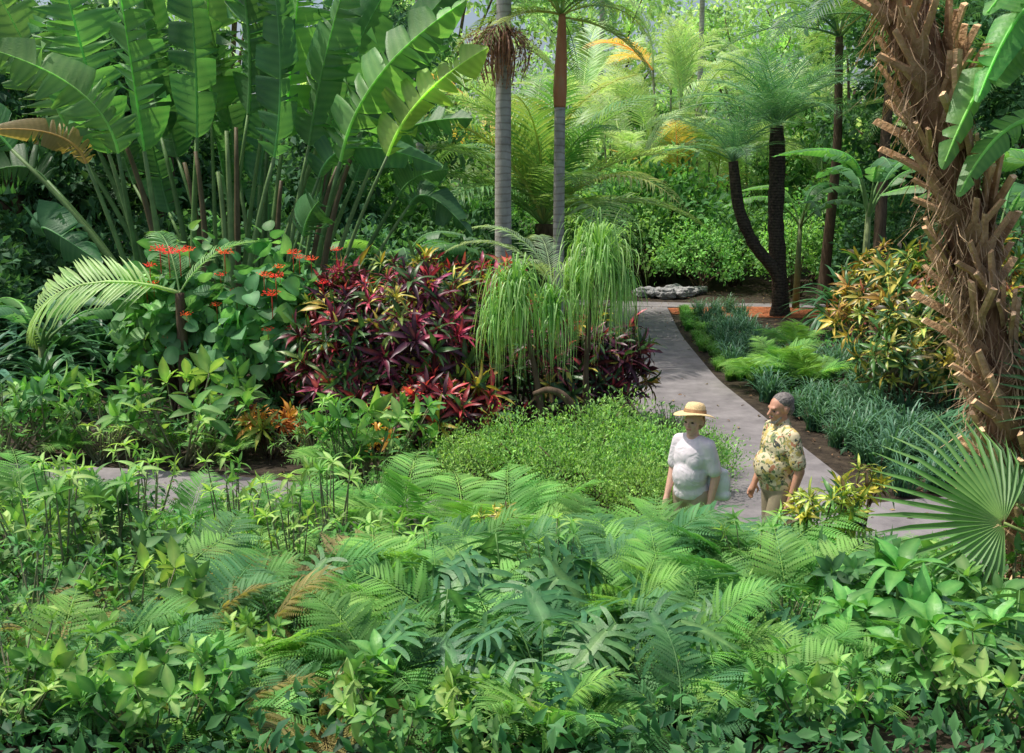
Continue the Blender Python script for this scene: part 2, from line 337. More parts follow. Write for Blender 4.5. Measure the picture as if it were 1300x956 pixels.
def whorl_mesh(nt,rx,rz,L,pal,tpl,nl,mat,base_r=.014,e1=1.6,low=.35,extra=5):
    tips=[]
    for i in range(nt):
        az=rng.uniform(0,2*PI); r=rx*math.sqrt(rng.random()); z=rz*(low+(1-low)*rng.random()**.6)*(1-.35*(r/rx)**2)
        tips.append((r*math.cos(az),r*math.sin(az),z))
    tips=np.array(tips); ax=nrm(tips*np.array([.7,.7,0])+np.array([0,0,.7])+rng.normal(0,.35,(nt,3)))
    a=Acc(); c0,c1=pickpal(pal,nt); rosettes(a,tips,ax,tpl,nl,L*rng.uniform(.55,1.3,nt),.4,e1,c0,c1,jl=.4,je=.35)
    s_=Acc()
    for t in tips:
        b=np.array([rng.normal(0,rx*.1),rng.normal(0,rx*.1),-.05]); m=np.array([b[0]*.5+t[0]*.5,b[1]*.5+t[1]*.5,t[2]*.35])
        q=bez(b,m,t,8); tube(s_,q,np.linspace(base_r,base_r*.35,8),5,(.24,.25,.14))
        k=extra; f=rng.uniform(.45,.97,k)*7; pos=np.stack([np.interp(f,np.arange(8),q[:,j]) for j in range(3)],1)
        c,c_=pickpal(pal,k); stamp(a,tpl,frames(nrm(rng.normal(size=(k,3))*np.array([1,1,.3])+np.array([0,0,.2])),np.array([[0,0,1.0]]*k),L*rng.uniform(.6,1.1,k)),pos,c,c_)
    return a.mesh('whorled_leaves',mat),s_.mesh('shrub_stems',M_stem)
PAL_lime=[((.14,.29,.07),(.08,.23,.05),3),((.27,.4,.11),(.16,.31,.08),2),((.09,.22,.065),(.05,.16,.045),3)]
PAL_mid=[((.09,.21,.07),(.05,.155,.05),3),((.065,.165,.06),(.035,.115,.045),2)]
whorlV=[whorl_mesh(24,.6,.85,.155,PAL_lime,T_ell,8,M_soft),whorl_mesh(16,.5,1.0,.18,PAL_mid,T_ell,8,M_soft),whorl_mesh(36,.62,.78,.1,PAL_lime,T_lance,9,M_soft),whorl_mesh(11,.42,1.3,.13,PAL_lime,T_lance,8,M_soft,low=.55,extra=9),whorl_mesh(60,.6,.7,.06,PAL_lime,T_ellS,8,M_soft,extra=12)]
def make_whorl(label,loc,sc,v=0,group=None,rz=None,name='whorled_shrub'):
    t=thing(name,label,'shrub',loc,random.uniform(0,6) if rz is None else rz,group,sc)
    put(whorlV[v][0],'leaves',t); put(whorlV[v][1],'stems',t); return t
def grass_mesh(nb,L,W,c0s,c1s,sp=.5):
    a=Acc(); k=7; az=rng.uniform(0,2*PI,nb); l=L*rng.uniform(.6,1.15,nb); r=l*rng.uniform(.3,.95,nb)*sp*1.4; hh=l*rng.uniform(.5,.85,nb)
    s_=np.linspace(0,1,k)[None]; hr=r[:,None]*s_**1.2; z=hh[:,None]*np.sin(s_*PI*.62)
    bx=rng.normal(0,L*.09,(nb,1));by=rng.normal(0,L*.09,(nb,1))
    Pn=np.stack([bx+hr*np.cos(az)[:,None],by+hr*np.sin(az)[:,None],z],-1); i=rng.integers(0,len(c0s),nb)
    ribbons(a,Pn,W*np.array([.8,1,1,.9,.75,.5,.08]),np.array(c0s)[i],np.array(c1s)[i]); return a
lirio=[grass_mesh(110,.55,.009,[(.02,.08,.045),(.03,.11,.055)],[(.12,.25,.15),(.08,.19,.1)],.6).mesh('lilyturf_blades',M_gloss) for _ in range(2)]
grassg=grass_mesh(150,.28,.006,[(.06,.17,.035),(.08,.21,.04)],[(.15,.34,.07),(.12,.28,.06)],.6).mesh('grass_blades',M_soft)
def trunk_mesh(name,pts,rad,mat,n=14,jit=0.0):
    a=Acc(); pts=np.array([tuple(p) for p in pts],float); k=len(pts); t=np.linspace(0,k-1,max(24,k)); q=np.stack([np.interp(t,np.arange(k),pts[:,i]) for i in range(3)],1)
    for _ in range(3): q[1:-1]=(q[:-2]+2*q[1:-1]+q[2:])/4
    rr=np.interp(t,np.arange(k),rad)*(1+rng.normal(0,jit,len(t))); tube(a,q,rr,n,(1,1,1)); return a.mesh(name,mat)

# ---------------------------------------------------------------- background trees
PAL_far=[((.18,.3,.13),(.26,.4,.18),3),((.26,.38,.17),(.36,.48,.24),2),((.12,.22,.1),(.18,.29,.14),2)]  # lighter greens that paint the far haze into the leaves
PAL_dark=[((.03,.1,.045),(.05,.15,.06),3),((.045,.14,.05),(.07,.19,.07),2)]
PAL_mids=[((.05,.16,.04),(.09,.25,.06),3),((.09,.24,.05),(.15,.34,.09),2),((.03,.1,.03),(.05,.14,.04),1.5)]
def tree_parts(h,cr,pal,nlobe,per,L,mat,ncl=90,zlo=.4):
    a=Acc(); tr=Acc(); lob=[]
    for i in range(nlobe):
        az=rng.uniform(0,6.28); r=cr*rng.uniform(.1,.8); lob.append((r*math.cos(az),r*math.sin(az),h*rng.uniform(zlo,.92),cr*rng.uniform(.3,.5)))
    for x,y,z,r in lob:
        c,o=dome(ncl,r,r,r*.7,0,-.6,.4); c=c+np.array([x,y,z]); n=len(c)
        c0,c1=pickpal(pal,n); br=rng.uniform(.65,1.3,(n,1)); pc=np.repeat(c,per,0)+rng.normal(0,r*.13,(n*per,3)); oo=np.repeat(o,per,0)
        d=nrm(oo*.5+rng.normal(0,.7,(n*per,3))+np.array([0,0,-.2])); up=nrm(oo+np.array([0,0,.8])+rng.normal(0,.4,(n*per,3))); j=rng.uniform(.8,1.2,(n*per,1))
        stamp(a,T_far,frames(d,up,L*rng.uniform(.6,1.3,n*per)),pc,np.repeat(c0*br,per,0)*j,np.repeat(c1*br,per,0)*j)
        tube(tr,bez((0,0,h*.3),(x*.3,y*.3,z*.75),(x,y,z),6),np.linspace(.12,.03,6),6)
    tube(tr,[(0,0,-.1),(.05,0,h*.2),(0,.05,h*.45),(0,0,h*.7)],[.24,.18,.14,.06],9)
    return a.mesh('tree_crown',mat),tr.mesh('tree_trunk',M_bark)
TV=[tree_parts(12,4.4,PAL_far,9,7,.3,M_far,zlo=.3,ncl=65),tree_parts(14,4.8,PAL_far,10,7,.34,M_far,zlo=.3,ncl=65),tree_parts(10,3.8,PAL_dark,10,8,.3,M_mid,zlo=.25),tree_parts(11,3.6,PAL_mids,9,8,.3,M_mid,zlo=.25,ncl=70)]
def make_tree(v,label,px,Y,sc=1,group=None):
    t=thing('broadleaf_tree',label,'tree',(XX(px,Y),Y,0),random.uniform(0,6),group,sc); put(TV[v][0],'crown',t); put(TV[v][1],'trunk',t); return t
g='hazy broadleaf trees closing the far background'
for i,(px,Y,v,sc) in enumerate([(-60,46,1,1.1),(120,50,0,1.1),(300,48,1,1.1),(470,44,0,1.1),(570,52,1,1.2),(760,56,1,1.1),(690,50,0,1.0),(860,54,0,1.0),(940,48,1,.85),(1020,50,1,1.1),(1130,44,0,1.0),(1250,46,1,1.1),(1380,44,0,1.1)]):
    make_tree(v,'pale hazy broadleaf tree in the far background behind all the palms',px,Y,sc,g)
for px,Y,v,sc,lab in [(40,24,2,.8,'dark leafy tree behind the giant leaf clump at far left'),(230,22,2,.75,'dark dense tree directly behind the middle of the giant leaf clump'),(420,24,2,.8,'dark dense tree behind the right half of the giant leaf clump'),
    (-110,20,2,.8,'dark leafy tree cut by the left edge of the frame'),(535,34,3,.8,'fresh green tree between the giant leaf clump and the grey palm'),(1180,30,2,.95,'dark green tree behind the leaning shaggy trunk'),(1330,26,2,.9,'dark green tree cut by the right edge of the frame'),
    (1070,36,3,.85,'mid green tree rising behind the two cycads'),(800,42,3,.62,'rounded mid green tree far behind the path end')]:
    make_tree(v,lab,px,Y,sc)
def bushthing(name,label,cat,me,tips,px,Y,sc=1,group=None,rz=None,z=0,szm=1):
    t=thing(name,label,cat,(XX(px,Y),Y,z),random.uniform(0,6) if rz is None else rz,group,sc); t.scale.z*=szm; put(me,'foliage',t); put(tips,'stems',t); return t
def mkbush(mat,rx,ry,rz_,zc,ncl,per,tpl,L,pal,**k):
    me,c=bush_mesh('bush_foliage',mat,rx,ry,rz_,zc,ncl,per,tpl,L,pal,**k); return me,stems_mesh('bush_stems',M_bark,c,k=14)
B_lime=mkbush(M_mid,1.9,1.6,1.5,1.3,260,12,T_far,.18,[((.12,.3,.05),(.18,.4,.08),3),((.18,.38,.07),(.28,.5,.13),2),((.06,.17,.04),(.1,.26,.06),2.5)],spread=.16)
B_mid=mkbush(M_mid,1.8,1.6,1.4,1.2,240,12,T_far,.2,PAL_mids,spread=.16)
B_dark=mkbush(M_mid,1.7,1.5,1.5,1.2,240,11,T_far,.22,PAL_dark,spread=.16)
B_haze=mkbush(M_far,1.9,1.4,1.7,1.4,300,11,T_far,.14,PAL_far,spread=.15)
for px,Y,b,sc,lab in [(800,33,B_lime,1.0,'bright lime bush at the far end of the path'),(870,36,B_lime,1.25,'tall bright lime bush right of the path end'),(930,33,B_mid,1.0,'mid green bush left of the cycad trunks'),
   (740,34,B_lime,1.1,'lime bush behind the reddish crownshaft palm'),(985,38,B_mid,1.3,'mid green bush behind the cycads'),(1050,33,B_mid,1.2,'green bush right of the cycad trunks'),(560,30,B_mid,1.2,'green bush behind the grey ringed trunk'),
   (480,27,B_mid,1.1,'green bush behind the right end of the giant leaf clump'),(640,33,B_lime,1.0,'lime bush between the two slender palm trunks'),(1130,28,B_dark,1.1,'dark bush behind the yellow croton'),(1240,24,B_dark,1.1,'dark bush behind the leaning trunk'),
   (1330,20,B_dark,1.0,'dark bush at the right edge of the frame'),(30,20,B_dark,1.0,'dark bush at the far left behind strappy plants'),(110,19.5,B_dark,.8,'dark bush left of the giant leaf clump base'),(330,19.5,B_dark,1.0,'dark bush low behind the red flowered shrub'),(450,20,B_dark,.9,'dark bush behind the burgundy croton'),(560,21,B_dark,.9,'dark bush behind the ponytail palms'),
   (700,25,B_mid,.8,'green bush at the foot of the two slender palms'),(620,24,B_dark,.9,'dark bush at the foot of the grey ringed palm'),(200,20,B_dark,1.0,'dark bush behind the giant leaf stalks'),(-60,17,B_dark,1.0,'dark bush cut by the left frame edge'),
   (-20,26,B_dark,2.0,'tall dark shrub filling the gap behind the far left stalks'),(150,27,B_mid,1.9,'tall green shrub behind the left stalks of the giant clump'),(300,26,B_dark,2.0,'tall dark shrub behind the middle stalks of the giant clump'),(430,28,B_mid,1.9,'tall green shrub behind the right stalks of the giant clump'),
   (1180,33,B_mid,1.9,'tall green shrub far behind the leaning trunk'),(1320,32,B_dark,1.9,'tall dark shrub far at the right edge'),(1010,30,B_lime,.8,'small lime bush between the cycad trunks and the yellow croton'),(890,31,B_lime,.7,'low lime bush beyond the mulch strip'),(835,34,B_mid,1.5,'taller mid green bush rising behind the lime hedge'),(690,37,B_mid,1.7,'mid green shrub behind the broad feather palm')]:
    bushthing('leafy_bush',lab,'bush',b[0],b[1],px,Y,sc)
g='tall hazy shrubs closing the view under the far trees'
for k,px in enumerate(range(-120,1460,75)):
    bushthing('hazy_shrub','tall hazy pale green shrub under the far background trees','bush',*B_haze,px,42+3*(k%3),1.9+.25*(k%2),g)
# ---------------------------------------------------------------- palms
fA=frond_acc(3.2,44,.62,.045,.95,-.75,1.3,van=.2,droop=1.0,rr=.03)
fB=frond_acc(3.0,40,.7,.05,.7,-.5,1.2,van=.3,droop=.7,rr=.028)
fC=frond_acc(2.0,40,.42,.02,.8,-.55,1.2,van=.15,droop=.5,rr=.018,fwd=.45)
def pm(t,c0,c1,nm='palm_frond'): return tpl_mesh(nm,t,M_palm,c0,c1)
PMg=[pm(fA,(.06,.2,.055),(.22,.36,.13)),pm(fB,(.08,.22,.06),(.26,.38,.14))]
PMy=[pm(fA,(.16,.28,.06),(.42,.42,.13)),pm(fB,(.12,.25,.06),(.34,.38,.13))]
PMh=[pm(fA,(.24,.36,.2),(.4,.48,.27)),pm(fB,(.26,.4,.24),(.48,.54,.32))]  # far palms' haze painted as pale green; a nearer pale frond reuses it
PMo=[pm(fB,(.55,.38,.1),(.7,.42,.14))]
PMd=[pm(fA,(.03,.1,.05),(.09,.19,.09)),pm(fB,(.04,.12,.06),(.11,.22,.1))]
PMc=[pm(fC,(.045,.15,.085),(.17,.32,.18))]
def crown(t,mes,n,z,sc,lo=-.5,hi=.7,loc=(0,0),name='frond',jz=.05):
    for i in range(n):
        k=i/(n-1); put(mes[i%len(mes)],name,t,(loc[0],loc[1],z+random.uniform(-jz,jz)),(hi+(lo-hi)*k+random.uniform(-.12,.12),random.uniform(-.15,.15),i*2.4+random.uniform(-.2,.2)),sc*random.uniform(.85,1.12))
Y=20; x=XX(640,Y); t=thing('palm_tree','tall palm with smooth grey ringed trunk and reddish brown seed cluster','palm tree',(x,Y,0))
put(trunk_mesh('palm_trunk',[(0,0,-.1),(0,0,.6),(-.02,0,3),(.0,0,6),(.02,0,8.6)],[.24,.18,.165,.15,.14],M_greybark),'trunk',t)
crown(t,PMg,16,8.6,1.1)
a=Acc(); n=190; k=8; s_=np.linspace(0,1,k)[None]; az=rng.uniform(0,6.28,(n,1)); rr=rng.uniform(.15,.8,(n,1)); ln=rng.uniform(.4,1.15,(n,1))
Pn=np.stack([-.05+rr*np.cos(az)*np.sin(s_*2.2),-.3+rr*np.sin(az)*np.sin(s_*2.2),6.3-ln*s_**1.3],-1)
ribbons(a,Pn,np.full(k,.01),(.28,.12,.08),(.4,.2,.13))
q=Pn[:,2:].reshape(-1,3); q=q+rng.normal(0,.03,q.shape); stamp(a,T_rh,frames(rng.normal(size=q.shape),nrm(rng.normal(size=q.shape)),.055),q,(.42,.17,.1),(.34,.16,.1))
put(a.mesh('seed_cluster',M_litter),'seed_cluster',t)
Y=20.5; x=XX(708,Y); t=thing('palm_tree','slender palm with reddish orange crownshaft and pale banded trunk','palm tree',(x,Y,0))
zt=P(708,135,Y).z
put(trunk_mesh('palm_trunk',[(0,0,-.1),(0,0,.6),(0,0,zt)],[.17,.12,.11],M_greybark),'trunk',t)
M_shaft=roughmat('reddish_crownshaft',[(.3,(.42,.14,.06)),(.55,(.55,.24,.12)),(.75,(.44,.36,.19))],3,stretch=(1,1,.3),bs=20,bump=.1,rough=.45)
put(trunk_mesh('crownshaft',[(0,0,zt-.02),(0,0,zt+.3),(0.02,0,zt+1.1),(0.03,0,zt+1.75)],[.12,.14,.11,.07],M_shaft),'crownshaft',t)
crown(t,PMg+PMy,16,zt+1.7,.85,-.9,.5)
Y=24; t=thing('feather_palm','broad yellow green feather palm spreading behind the two slender trunks','palm tree',(XX(690,Y),Y,0))
put(trunk_mesh('palm_trunk',[(0,0,-.1),(0,0,1.0),(0,0,2.4)],[.3,.26,.22],M_bark),'trunk',t)
crown(t,PMg+PMy+PMg,26,2.4,1.5,-.25,.8)
Y=17.5; t=thing('feather_palm','low feather palm with pale drooping frond above the ponytail palms','palm tree',(XX(700,Y),Y,0))
put(trunk_mesh('palm_trunk',[(0,0,-.1),(0,0,.9),(0,0,1.6)],[.14,.12,.1],M_bark),'trunk',t)
for az,tl,sc in ((1.5,.0,.75),(1.25,.25,.7),(.2,.2,.6),(-1.3,.1,.6),(2.6,-.1,.6)):
    put(PMh[0],'frond',t,(0,0,1.6),(tl,0,az),sc)
def areca(px,Y,sc,mes,lab,group=None,n=26,hh=2.2):
    t=thing('areca_palm',lab,'palm tree',(XX(px,Y),Y,0),0,group,sc)
    a=Acc()
    for i in range(4):
        az=i*1.6; r=.4; tube(a,[(r*.5*math.cos(az),r*.5*math.sin(az),-.1),(r*math.cos(az),r*math.sin(az),hh*.6),(r*1.5*math.cos(az),r*1.5*math.sin(az),hh*(1.0+.1*(i%3)))],[.05,.04,.03],6,(.16,.2,.1))
    put(a.mesh('cane_stems',M_stem),'canes',t)
    for i in range(n):
        k=i%4; az=k*1.6; r=.6
        put(mes[i%len(mes)],'frond',t,(r*math.cos(az),r*math.sin(az),hh*(1+.1*(k%3))*random.choice([1,1,.65,.35])),(random.uniform(-.1,.75),0,az-PI/2+random.uniform(-1.4,1.4)),random.uniform(.8,1.1))
    return t
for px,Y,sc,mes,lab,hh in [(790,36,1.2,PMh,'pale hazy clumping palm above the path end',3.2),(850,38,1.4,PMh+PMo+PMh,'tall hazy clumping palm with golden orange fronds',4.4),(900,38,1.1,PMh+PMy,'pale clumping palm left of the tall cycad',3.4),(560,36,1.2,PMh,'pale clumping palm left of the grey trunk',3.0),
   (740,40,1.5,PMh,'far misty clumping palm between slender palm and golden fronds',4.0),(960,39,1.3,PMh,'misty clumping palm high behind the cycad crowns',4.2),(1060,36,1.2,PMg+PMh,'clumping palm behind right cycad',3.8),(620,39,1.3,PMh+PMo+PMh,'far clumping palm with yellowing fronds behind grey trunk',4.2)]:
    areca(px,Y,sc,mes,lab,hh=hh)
for px,Y,h,mes,lab,cs in [(20,30,8.5,PMd,'tall pale trunk palm at the upper left corner',1.2),(880,44,12,PMh,'tall hazy palm far behind the golden fronds',1.3),(1045,28,7.2,PMg+PMd,'tall feather palm at upper right behind cycads',1.15),(1110,24,7,PMd,'dark feather palm just left of the leaning shaggy trunk top',1.1),(540,30,9.5,PMd+PMg,'tall palm above the right end of the giant leaf clump',1.1),(1290,22,6,PMd+PMg,'dark feather palm at the right edge',1.1),(1180,27,5,PMg,'mid green feather palm seen past the leaning trunk',1.0),(760,46,12,PMh,'tall slim misty palm right of the crownshaft palm',1.1)]:
    t=thing('palm_tree',lab,'palm tree',(XX(px,Y),Y,0)); put(trunk_mesh('palm_trunk',[(0,0,-.1),(0,0,1),(random.uniform(-.2,.2),0,h*.6),(0,0,h)],[.22,.15,.12,.1],M_bark if Y<30 else M_greybark),'trunk',t); crown(t,mes,15,h,cs)
def cycad(label,base,top_off,r,cs,n=34):
    t=thing('cycad',label,'cycad',base); pts=[(0,0,-.1)]+top_off
    put(trunk_mesh('cycad_trunk',pts,[r*1.15]+[r]*(len(pts)-2)+[r*.85],M_cycad,12,.06),'trunk',t)
    z=top_off[-1]
    for i in range(n):
        k=i/(n-1); put(PMc[0],'frond',t,z,(.7-.95*k+random.uniform(-.12,.12),random.uniform(-.25,.25),i*2.4),cs*random.uniform(.8,1.12))
b=G(993,400); Yc=b.y
def rel(px,py,Y=Yc): return tuple(P(px,py,Y)-Vector((b.x,b.y,0)))
cycad('taller cycad with thick straight dark trunk',(b.x,b.y,0),[rel(990,360),rel(984,280),rel(987,220),rel(986,160)],.21,1.55,28)
cycad('shorter cycad with thin curving dark trunk left of the taller one',(b.x-.25,b.y-.3,0),[rel(1000,350),rel(965,310),rel(946,265),rel(940,205)],.15,1.15,20)
# ---------------------------------------------------------------- giant bird of paradise
def blade(acc,pts,W,Nr,c0,c1,tears=8,fold=.35,nr=44):
    pts=np.asarray(pts); k=len(pts); t=np.linspace(0,1,nr); q=np.stack([np.interp(t,np.linspace(0,1,k),pts[:,i]) for i in range(3)],1)
    T=nrm(np.gradient(q,axis=0)); Nr=np.array(Nr,float); S=nrm(np.cross(T,Nr)); Nn=np.cross(S,T)
    w=W/2*np.clip(np.sin(PI*np.clip(t*.93+.05,0,1)**.75),.03,1)**.6
    tube(acc,q[::3],np.linspace(.022,.005,len(q[::3]))*max(1,W),5,np.array(c1)*1.5,False)
    for sd in (-1,1):
        cuts=sorted(set([0,nr-1]+list(rng.choice(np.arange(3,nr-3),tears,replace=False)))) if tears else [0,nr-1]
        for a_,b_ in zip(cuts[:-1],cuts[1:]):
            bend=rng.normal(0,.26); dr=rng.uniform(0,.3); rows=[]; cc=[]; m=b_-a_+1; lum=rng.uniform(.78,1.22)
            for i in range(a_,b_+1):
                f=(i-a_)/max(1,(m-1)); pin=(f-.5)*-.12*W*(.7 if tears else 0)
                for o in (0,.33,.66,1):
                    off=o*w[i]; an=fold+bend*o+dr*o*o
                    pl=.016*W*((i%2)*2-1)*(1 if 0<o<1 else .3)
                    rows.append(q[i]+S[i]*sd*off*math.cos(an)-Nn[i]*(off*math.sin(an))+T[i]*(off*.28+pin*o*o*2)+Nn[i]*pl)
                    g_=.15+o*.5+.35*(i%2); cc.append((np.array(c0)*g_+np.array(c1)*(1-g_))*lum)
            Q=[(i*4+j,i*4+j+1,(i+1)*4+j+1,(i+1)*4+j) for i in range(m-1) for j in range(3)]
            acc.add(rows,[np.array(Q)],np.array(cc))
def bigleaf(t,org,base,mid,tip,W,nrmv,c0,c1,tears,fold=.35,pr=.035,pc=(.16,.3,.09)):
    org=Vector(org); base=Vector(base)-org; mid=Vector(mid)-org; tip=Vector(tip)-org
    d=(tip-mid); pdir=(mid-base).normalized(); ctrl=mid+pdir*d.length*.45
    a=Acc(); blade(a,bez(mid,ctrl,tip,12),W,nrmv,c0,c1,tears,fold)
    lf=put(a.mesh('leaf_blade',M_blade,True),'leaf',t)
    a=Acc(); c=Vector((base.x*.75+mid.x*.25,base.y*.5+mid.y*.5,(base.z+mid.z)/2))
    tube(a,bez(base,c,mid,10),np.linspace(pr*1.5,pr*.6,10),6,pc); put(a.mesh('leaf_petiole',M_stem),'petiole',lf)
Y0=16; org=Vector((XX(290,Y0),Y0,0)); t=thing('giant_bird_of_paradise','huge clump of paddle shaped banana like leaves on long stalks at upper left','plant',org)
GR=[((.045,.17,.06),(.13,.3,.1)),((.075,.24,.065),(.2,.4,.11)),((.03,.12,.045),(.09,.22,.08)),((.2,.38,.05),(.38,.54,.12)),((.24,.2,.06),(.36,.28,.1))]
LV=[(215,138,195,62,-90,88,1,-.3,11,.2),(230,183,192,140,-90,66,1,-.6,12,-.3),(245,250,175,232,-100,52,0,.2,7,.6),(285,315,145,292,-110,92,2,.0,12,-.2),(300,348,200,342,-60,50,0,-.5,9,.4),
 (385,432,205,592,0,78,1,-.7,12,.1),(400,492,198,620,60,64,3,-.9,9,.3),(205,150,195,-40,55,62,1,-1.0,10,.1),(350,392,185,450,-60,66,0,.4,9,-.3),(370,415,188,520,-60,60,0,.8,9,.3),
 (210,110,208,-15,165,30,4,-.8,9,.0),(340,405,225,560,212,44,0,-.5,5,.3),(260,205,175,175,-90,74,2,.9,8,.1),(330,360,175,390,-100,84,1,1.0,9,-.2),(240,95,185,-30,-60,76,1,.8,9,.2),
 (390,470,215,600,150,52,0,.4,9,-.2),(320,420,145,480,-120,76,2,1.2,8,.2),(275,268,145,260,-110,80,1,1.3,7,-.4),(225,60,230,-60,240,60,2,1.0,7,.1),(365,385,300,405,255,48,0,-1.3,4,.0),
 (240,60,300,130,335,52,2,-.9,5,.0),(410,520,260,600,300,50,2,.6,6,.1),(300,340,125,330,-120,70,1,.2,7,.5),(220,110,160,60,-90,70,1,1.1,8,-.1),(355,460,165,610,-50,66,2,1.2,8,-.1),(400,505,250,570,215,40,0,1.0,5,.2),(235,15,190,-90,120,60,0,.3,7,.1),
 (290,225,200,195,0,62,2,1.4,8,.3),(330,300,210,265,20,62,2,1.5,7,-.2),(370,450,230,520,130,46,2,1.3,7,.2),(260,170,235,120,60,56,2,1.6,7,-.6),(320,330,235,380,60,54,2,1.4,7,.7),
 (270,215,270,180,120,50,2,1.7,7,.4),(300,290,270,255,110,54,2,1.8,7,-.4),(350,400,275,440,140,48,2,1.7,6,.3),(330,340,290,320,170,46,2,1.6,6,.9)]
for bp,mx,my,tx,ty,W,ci,dY,te,yw in LV:
    base=Vector((XX(bp,Y0+dY*.3),Y0+dY*.4,0)); mid=P(mx,my,Y0+dY); tip=P(tx,ty,Y0+dY-.4+yw)
    bigleaf(t,org,base,mid,tip,W/64,(yw*1.4,-1,.25),GR[ci][0],GR[ci][1],te,fold=random.uniform(.15,.7),pr=random.uniform(.035,.055),pc=random.choice([(.16,.3,.09),(.11,.22,.07),(.2,.33,.12)]))
a=Acc()
for i in range(12):
    bp=random.uniform(200,430); mx=bp+(bp-310)*random.uniform(.2,.8); Yq=Y0+random.uniform(-.6,1.2)
    tube(a,bez(Vector((XX(bp,Yq),Yq,0))-org,(P(bp,300,Yq)-org),(P(mx,random.uniform(150,230),Yq)-org),8),np.linspace(.08,.03,8),6,random.choice([(.14,.27,.08),(.09,.18,.06),(.22,.33,.12),(.16,.13,.07)]))
put(a.mesh('leaf_stalks',M_stem),'stalks',t)
def banana(label,loc,h,n,L,W,cols,rz=0,group=None,name='banana_plant'):
    t=thing(name,label,'plant',loc,rz,group); o=Vector((0,0,0))
    a=Acc(); tube(a,[(0,0,-.1),(0,0,h*.5),(0,0,h)],[.11,.08,.05],8,(.2,.25,.1)); put(a.mesh('banana_stem',M_stem),'stem',t)
    for i in range(n):
        az=i*2.4+random.uniform(-.3,.3); el=random.uniform(.5,1.2); d=Vector((math.cos(az)*math.cos(el),math.sin(az)*math.cos(el),math.sin(el)))
        mid=Vector((0,0,h))+d*L*.25; tip=mid+Vector((math.cos(az)*L*.85,math.sin(az)*L*.85,L*(math.sin(el)*.6-.35)))
        c=cols[i%len(cols)]; bigleaf(t,o,(0,0,h*.9),mid,tip,W,(-.3*math.cos(az),-.3*math.sin(az),1),c[0],c[1],random.choice([4,6,9]),pr=.025)
    return t
DG=[((.04,.15,.05),(.12,.28,.09)),((.06,.21,.05),(.18,.36,.1)),((.05,.16,.07),(.14,.29,.14))]
for px,Y,h,n,L,W,lab in [(1090,19,3.0,7,2.0,.5,'banana plant with broad arching leaf behind the yellow croton'),(1250,16,2.6,7,1.9,.5,'banana plant seen behind the leaning shaggy trunk'),(1330,13,3.0,8,2.0,.55,'banana plant at the right frame edge'),(510,19,1.8,6,1.7,.45,'low banana plant right of the giant leaf clump'),(60,15,1.0,6,1.7,.45,'low broad leaved plant left of the red flowered shrub'),(1010,27,2.4,6,2.0,.5,'banana plant behind the cycad trunks')]:
    banana(lab,(XX(px,Y),Y,0),h,n,L,W,DG)
strapM=[]
for c in (((.03,.1,.04),(.06,.18,.08)),((.04,.12,.08),(.09,.2,.14)),((.14,.03,.04),(.24,.06,.06))):
    a=Acc(); rosettes(a,np.array([[0,0,.1],[0,0,.35]]),np.array([[0,0,1.0],[0,0,1]]),T_longstrap,30,np.array([1.15,1.0]),.1,1.35,np.array([c[0]]*2),np.array([c[1]]*2)); strapM.append(a.mesh('strap_leaves',M_gloss))
for px,Y,z,v,sc,lab in [(20,17,.4,1,1.4,'dark strap leaved plant at the left edge, highest'),(75,16,.2,0,1.2,'dark strap leaved plant left of the pale arching frond'),(-20,15,.0,1,1.3,'bluish strap leaved plant cut by left frame edge'),(60,14.5,0,0,1.0,'low dark strap leaved plant above bare soil'),(130,17.5,0,0,1.2,'dark strap leaved plant under the giant leaf clump'),
   (1120,17,.8,2,.8,'dark red strap leaved plant above the yellow croton'),(1060,22,.2,0,1.1,'strap leaved plant right of the cycad trunks'),(1180,16,.2,1,1.1,'strap leaved plant behind the yellow croton'),(1290,12,.1,0,1.1,'strap leaved plant right of the leaning trunk')]:
    single(strapM[v],'strap_leaved_plant',lab,'plant',(XX(px,Y),Y,z),random.uniform(0,6),sc=sc)
Y=13.2; q0=P(228,372,Y); t=thing('young_palm','young palm with one pale feather frond arching down over dark soil at left','palm tree',(q0.x,Y,0))
put(trunk_mesh('palm_trunk',[(0,0,-.1),(0,0,.8),(0,0,q0.z)],[.1,.08,.06],M_bark),'trunk',t)
fF=pm(frond_acc(3.2,46,.75,.06,.8,-1.35,1.1,van=.1,droop=.6,rr=.03),(.2,.36,.1),(.38,.5,.18))
for (az,tl,rl,sc,me) in ((PI/2+.1,-.25,-.75,.92,fF),(.6,.3,0,.5,PMg[0]),(-1.0,.3,0,.5,PMg[1])):
    put(me,'frond',t,(0,0,q0.z),(tl,rl,az),sc)
# ---------------------------------------------------------------- red flowered heart leaved shrubs
me_h,c_h=bush_mesh('heart_leaves',M_soft,.8,.75,1.05,1.15,120,5,T_heart,.23,[((.12,.28,.12),(.075,.21,.085),3),((.085,.22,.085),(.045,.155,.055),2),((.2,.39,.15),(.12,.3,.1),1.3)],spread=.12,hang=.35,jit=.5,rmin=.5)
st_h=stems_mesh('shrub_stems',M_bark,c_h,k=22)
def flower_me():
    a=Acc(); n=56; d=nrm(rng.normal(size=(n,3))); d[:,2]=np.abs(d[:,2])
    stamp(a,leaf_tpl(.45,2,'ellip',.3,.4),frames(d,nrm(rng.normal(size=(n,3))),rng.uniform(.025,.045,n)),d*rng.uniform(.01,.11,(n,1))*np.array([1,1,.8]),(.75,.03,.01),(.85,.09,.03))
    tube(a,[(0,0,-.3),(0,0,.03)],[.006,.006],4,(.3,.04,.02)); return a.mesh('red_flowers',M_soft)
FM=flower_me()
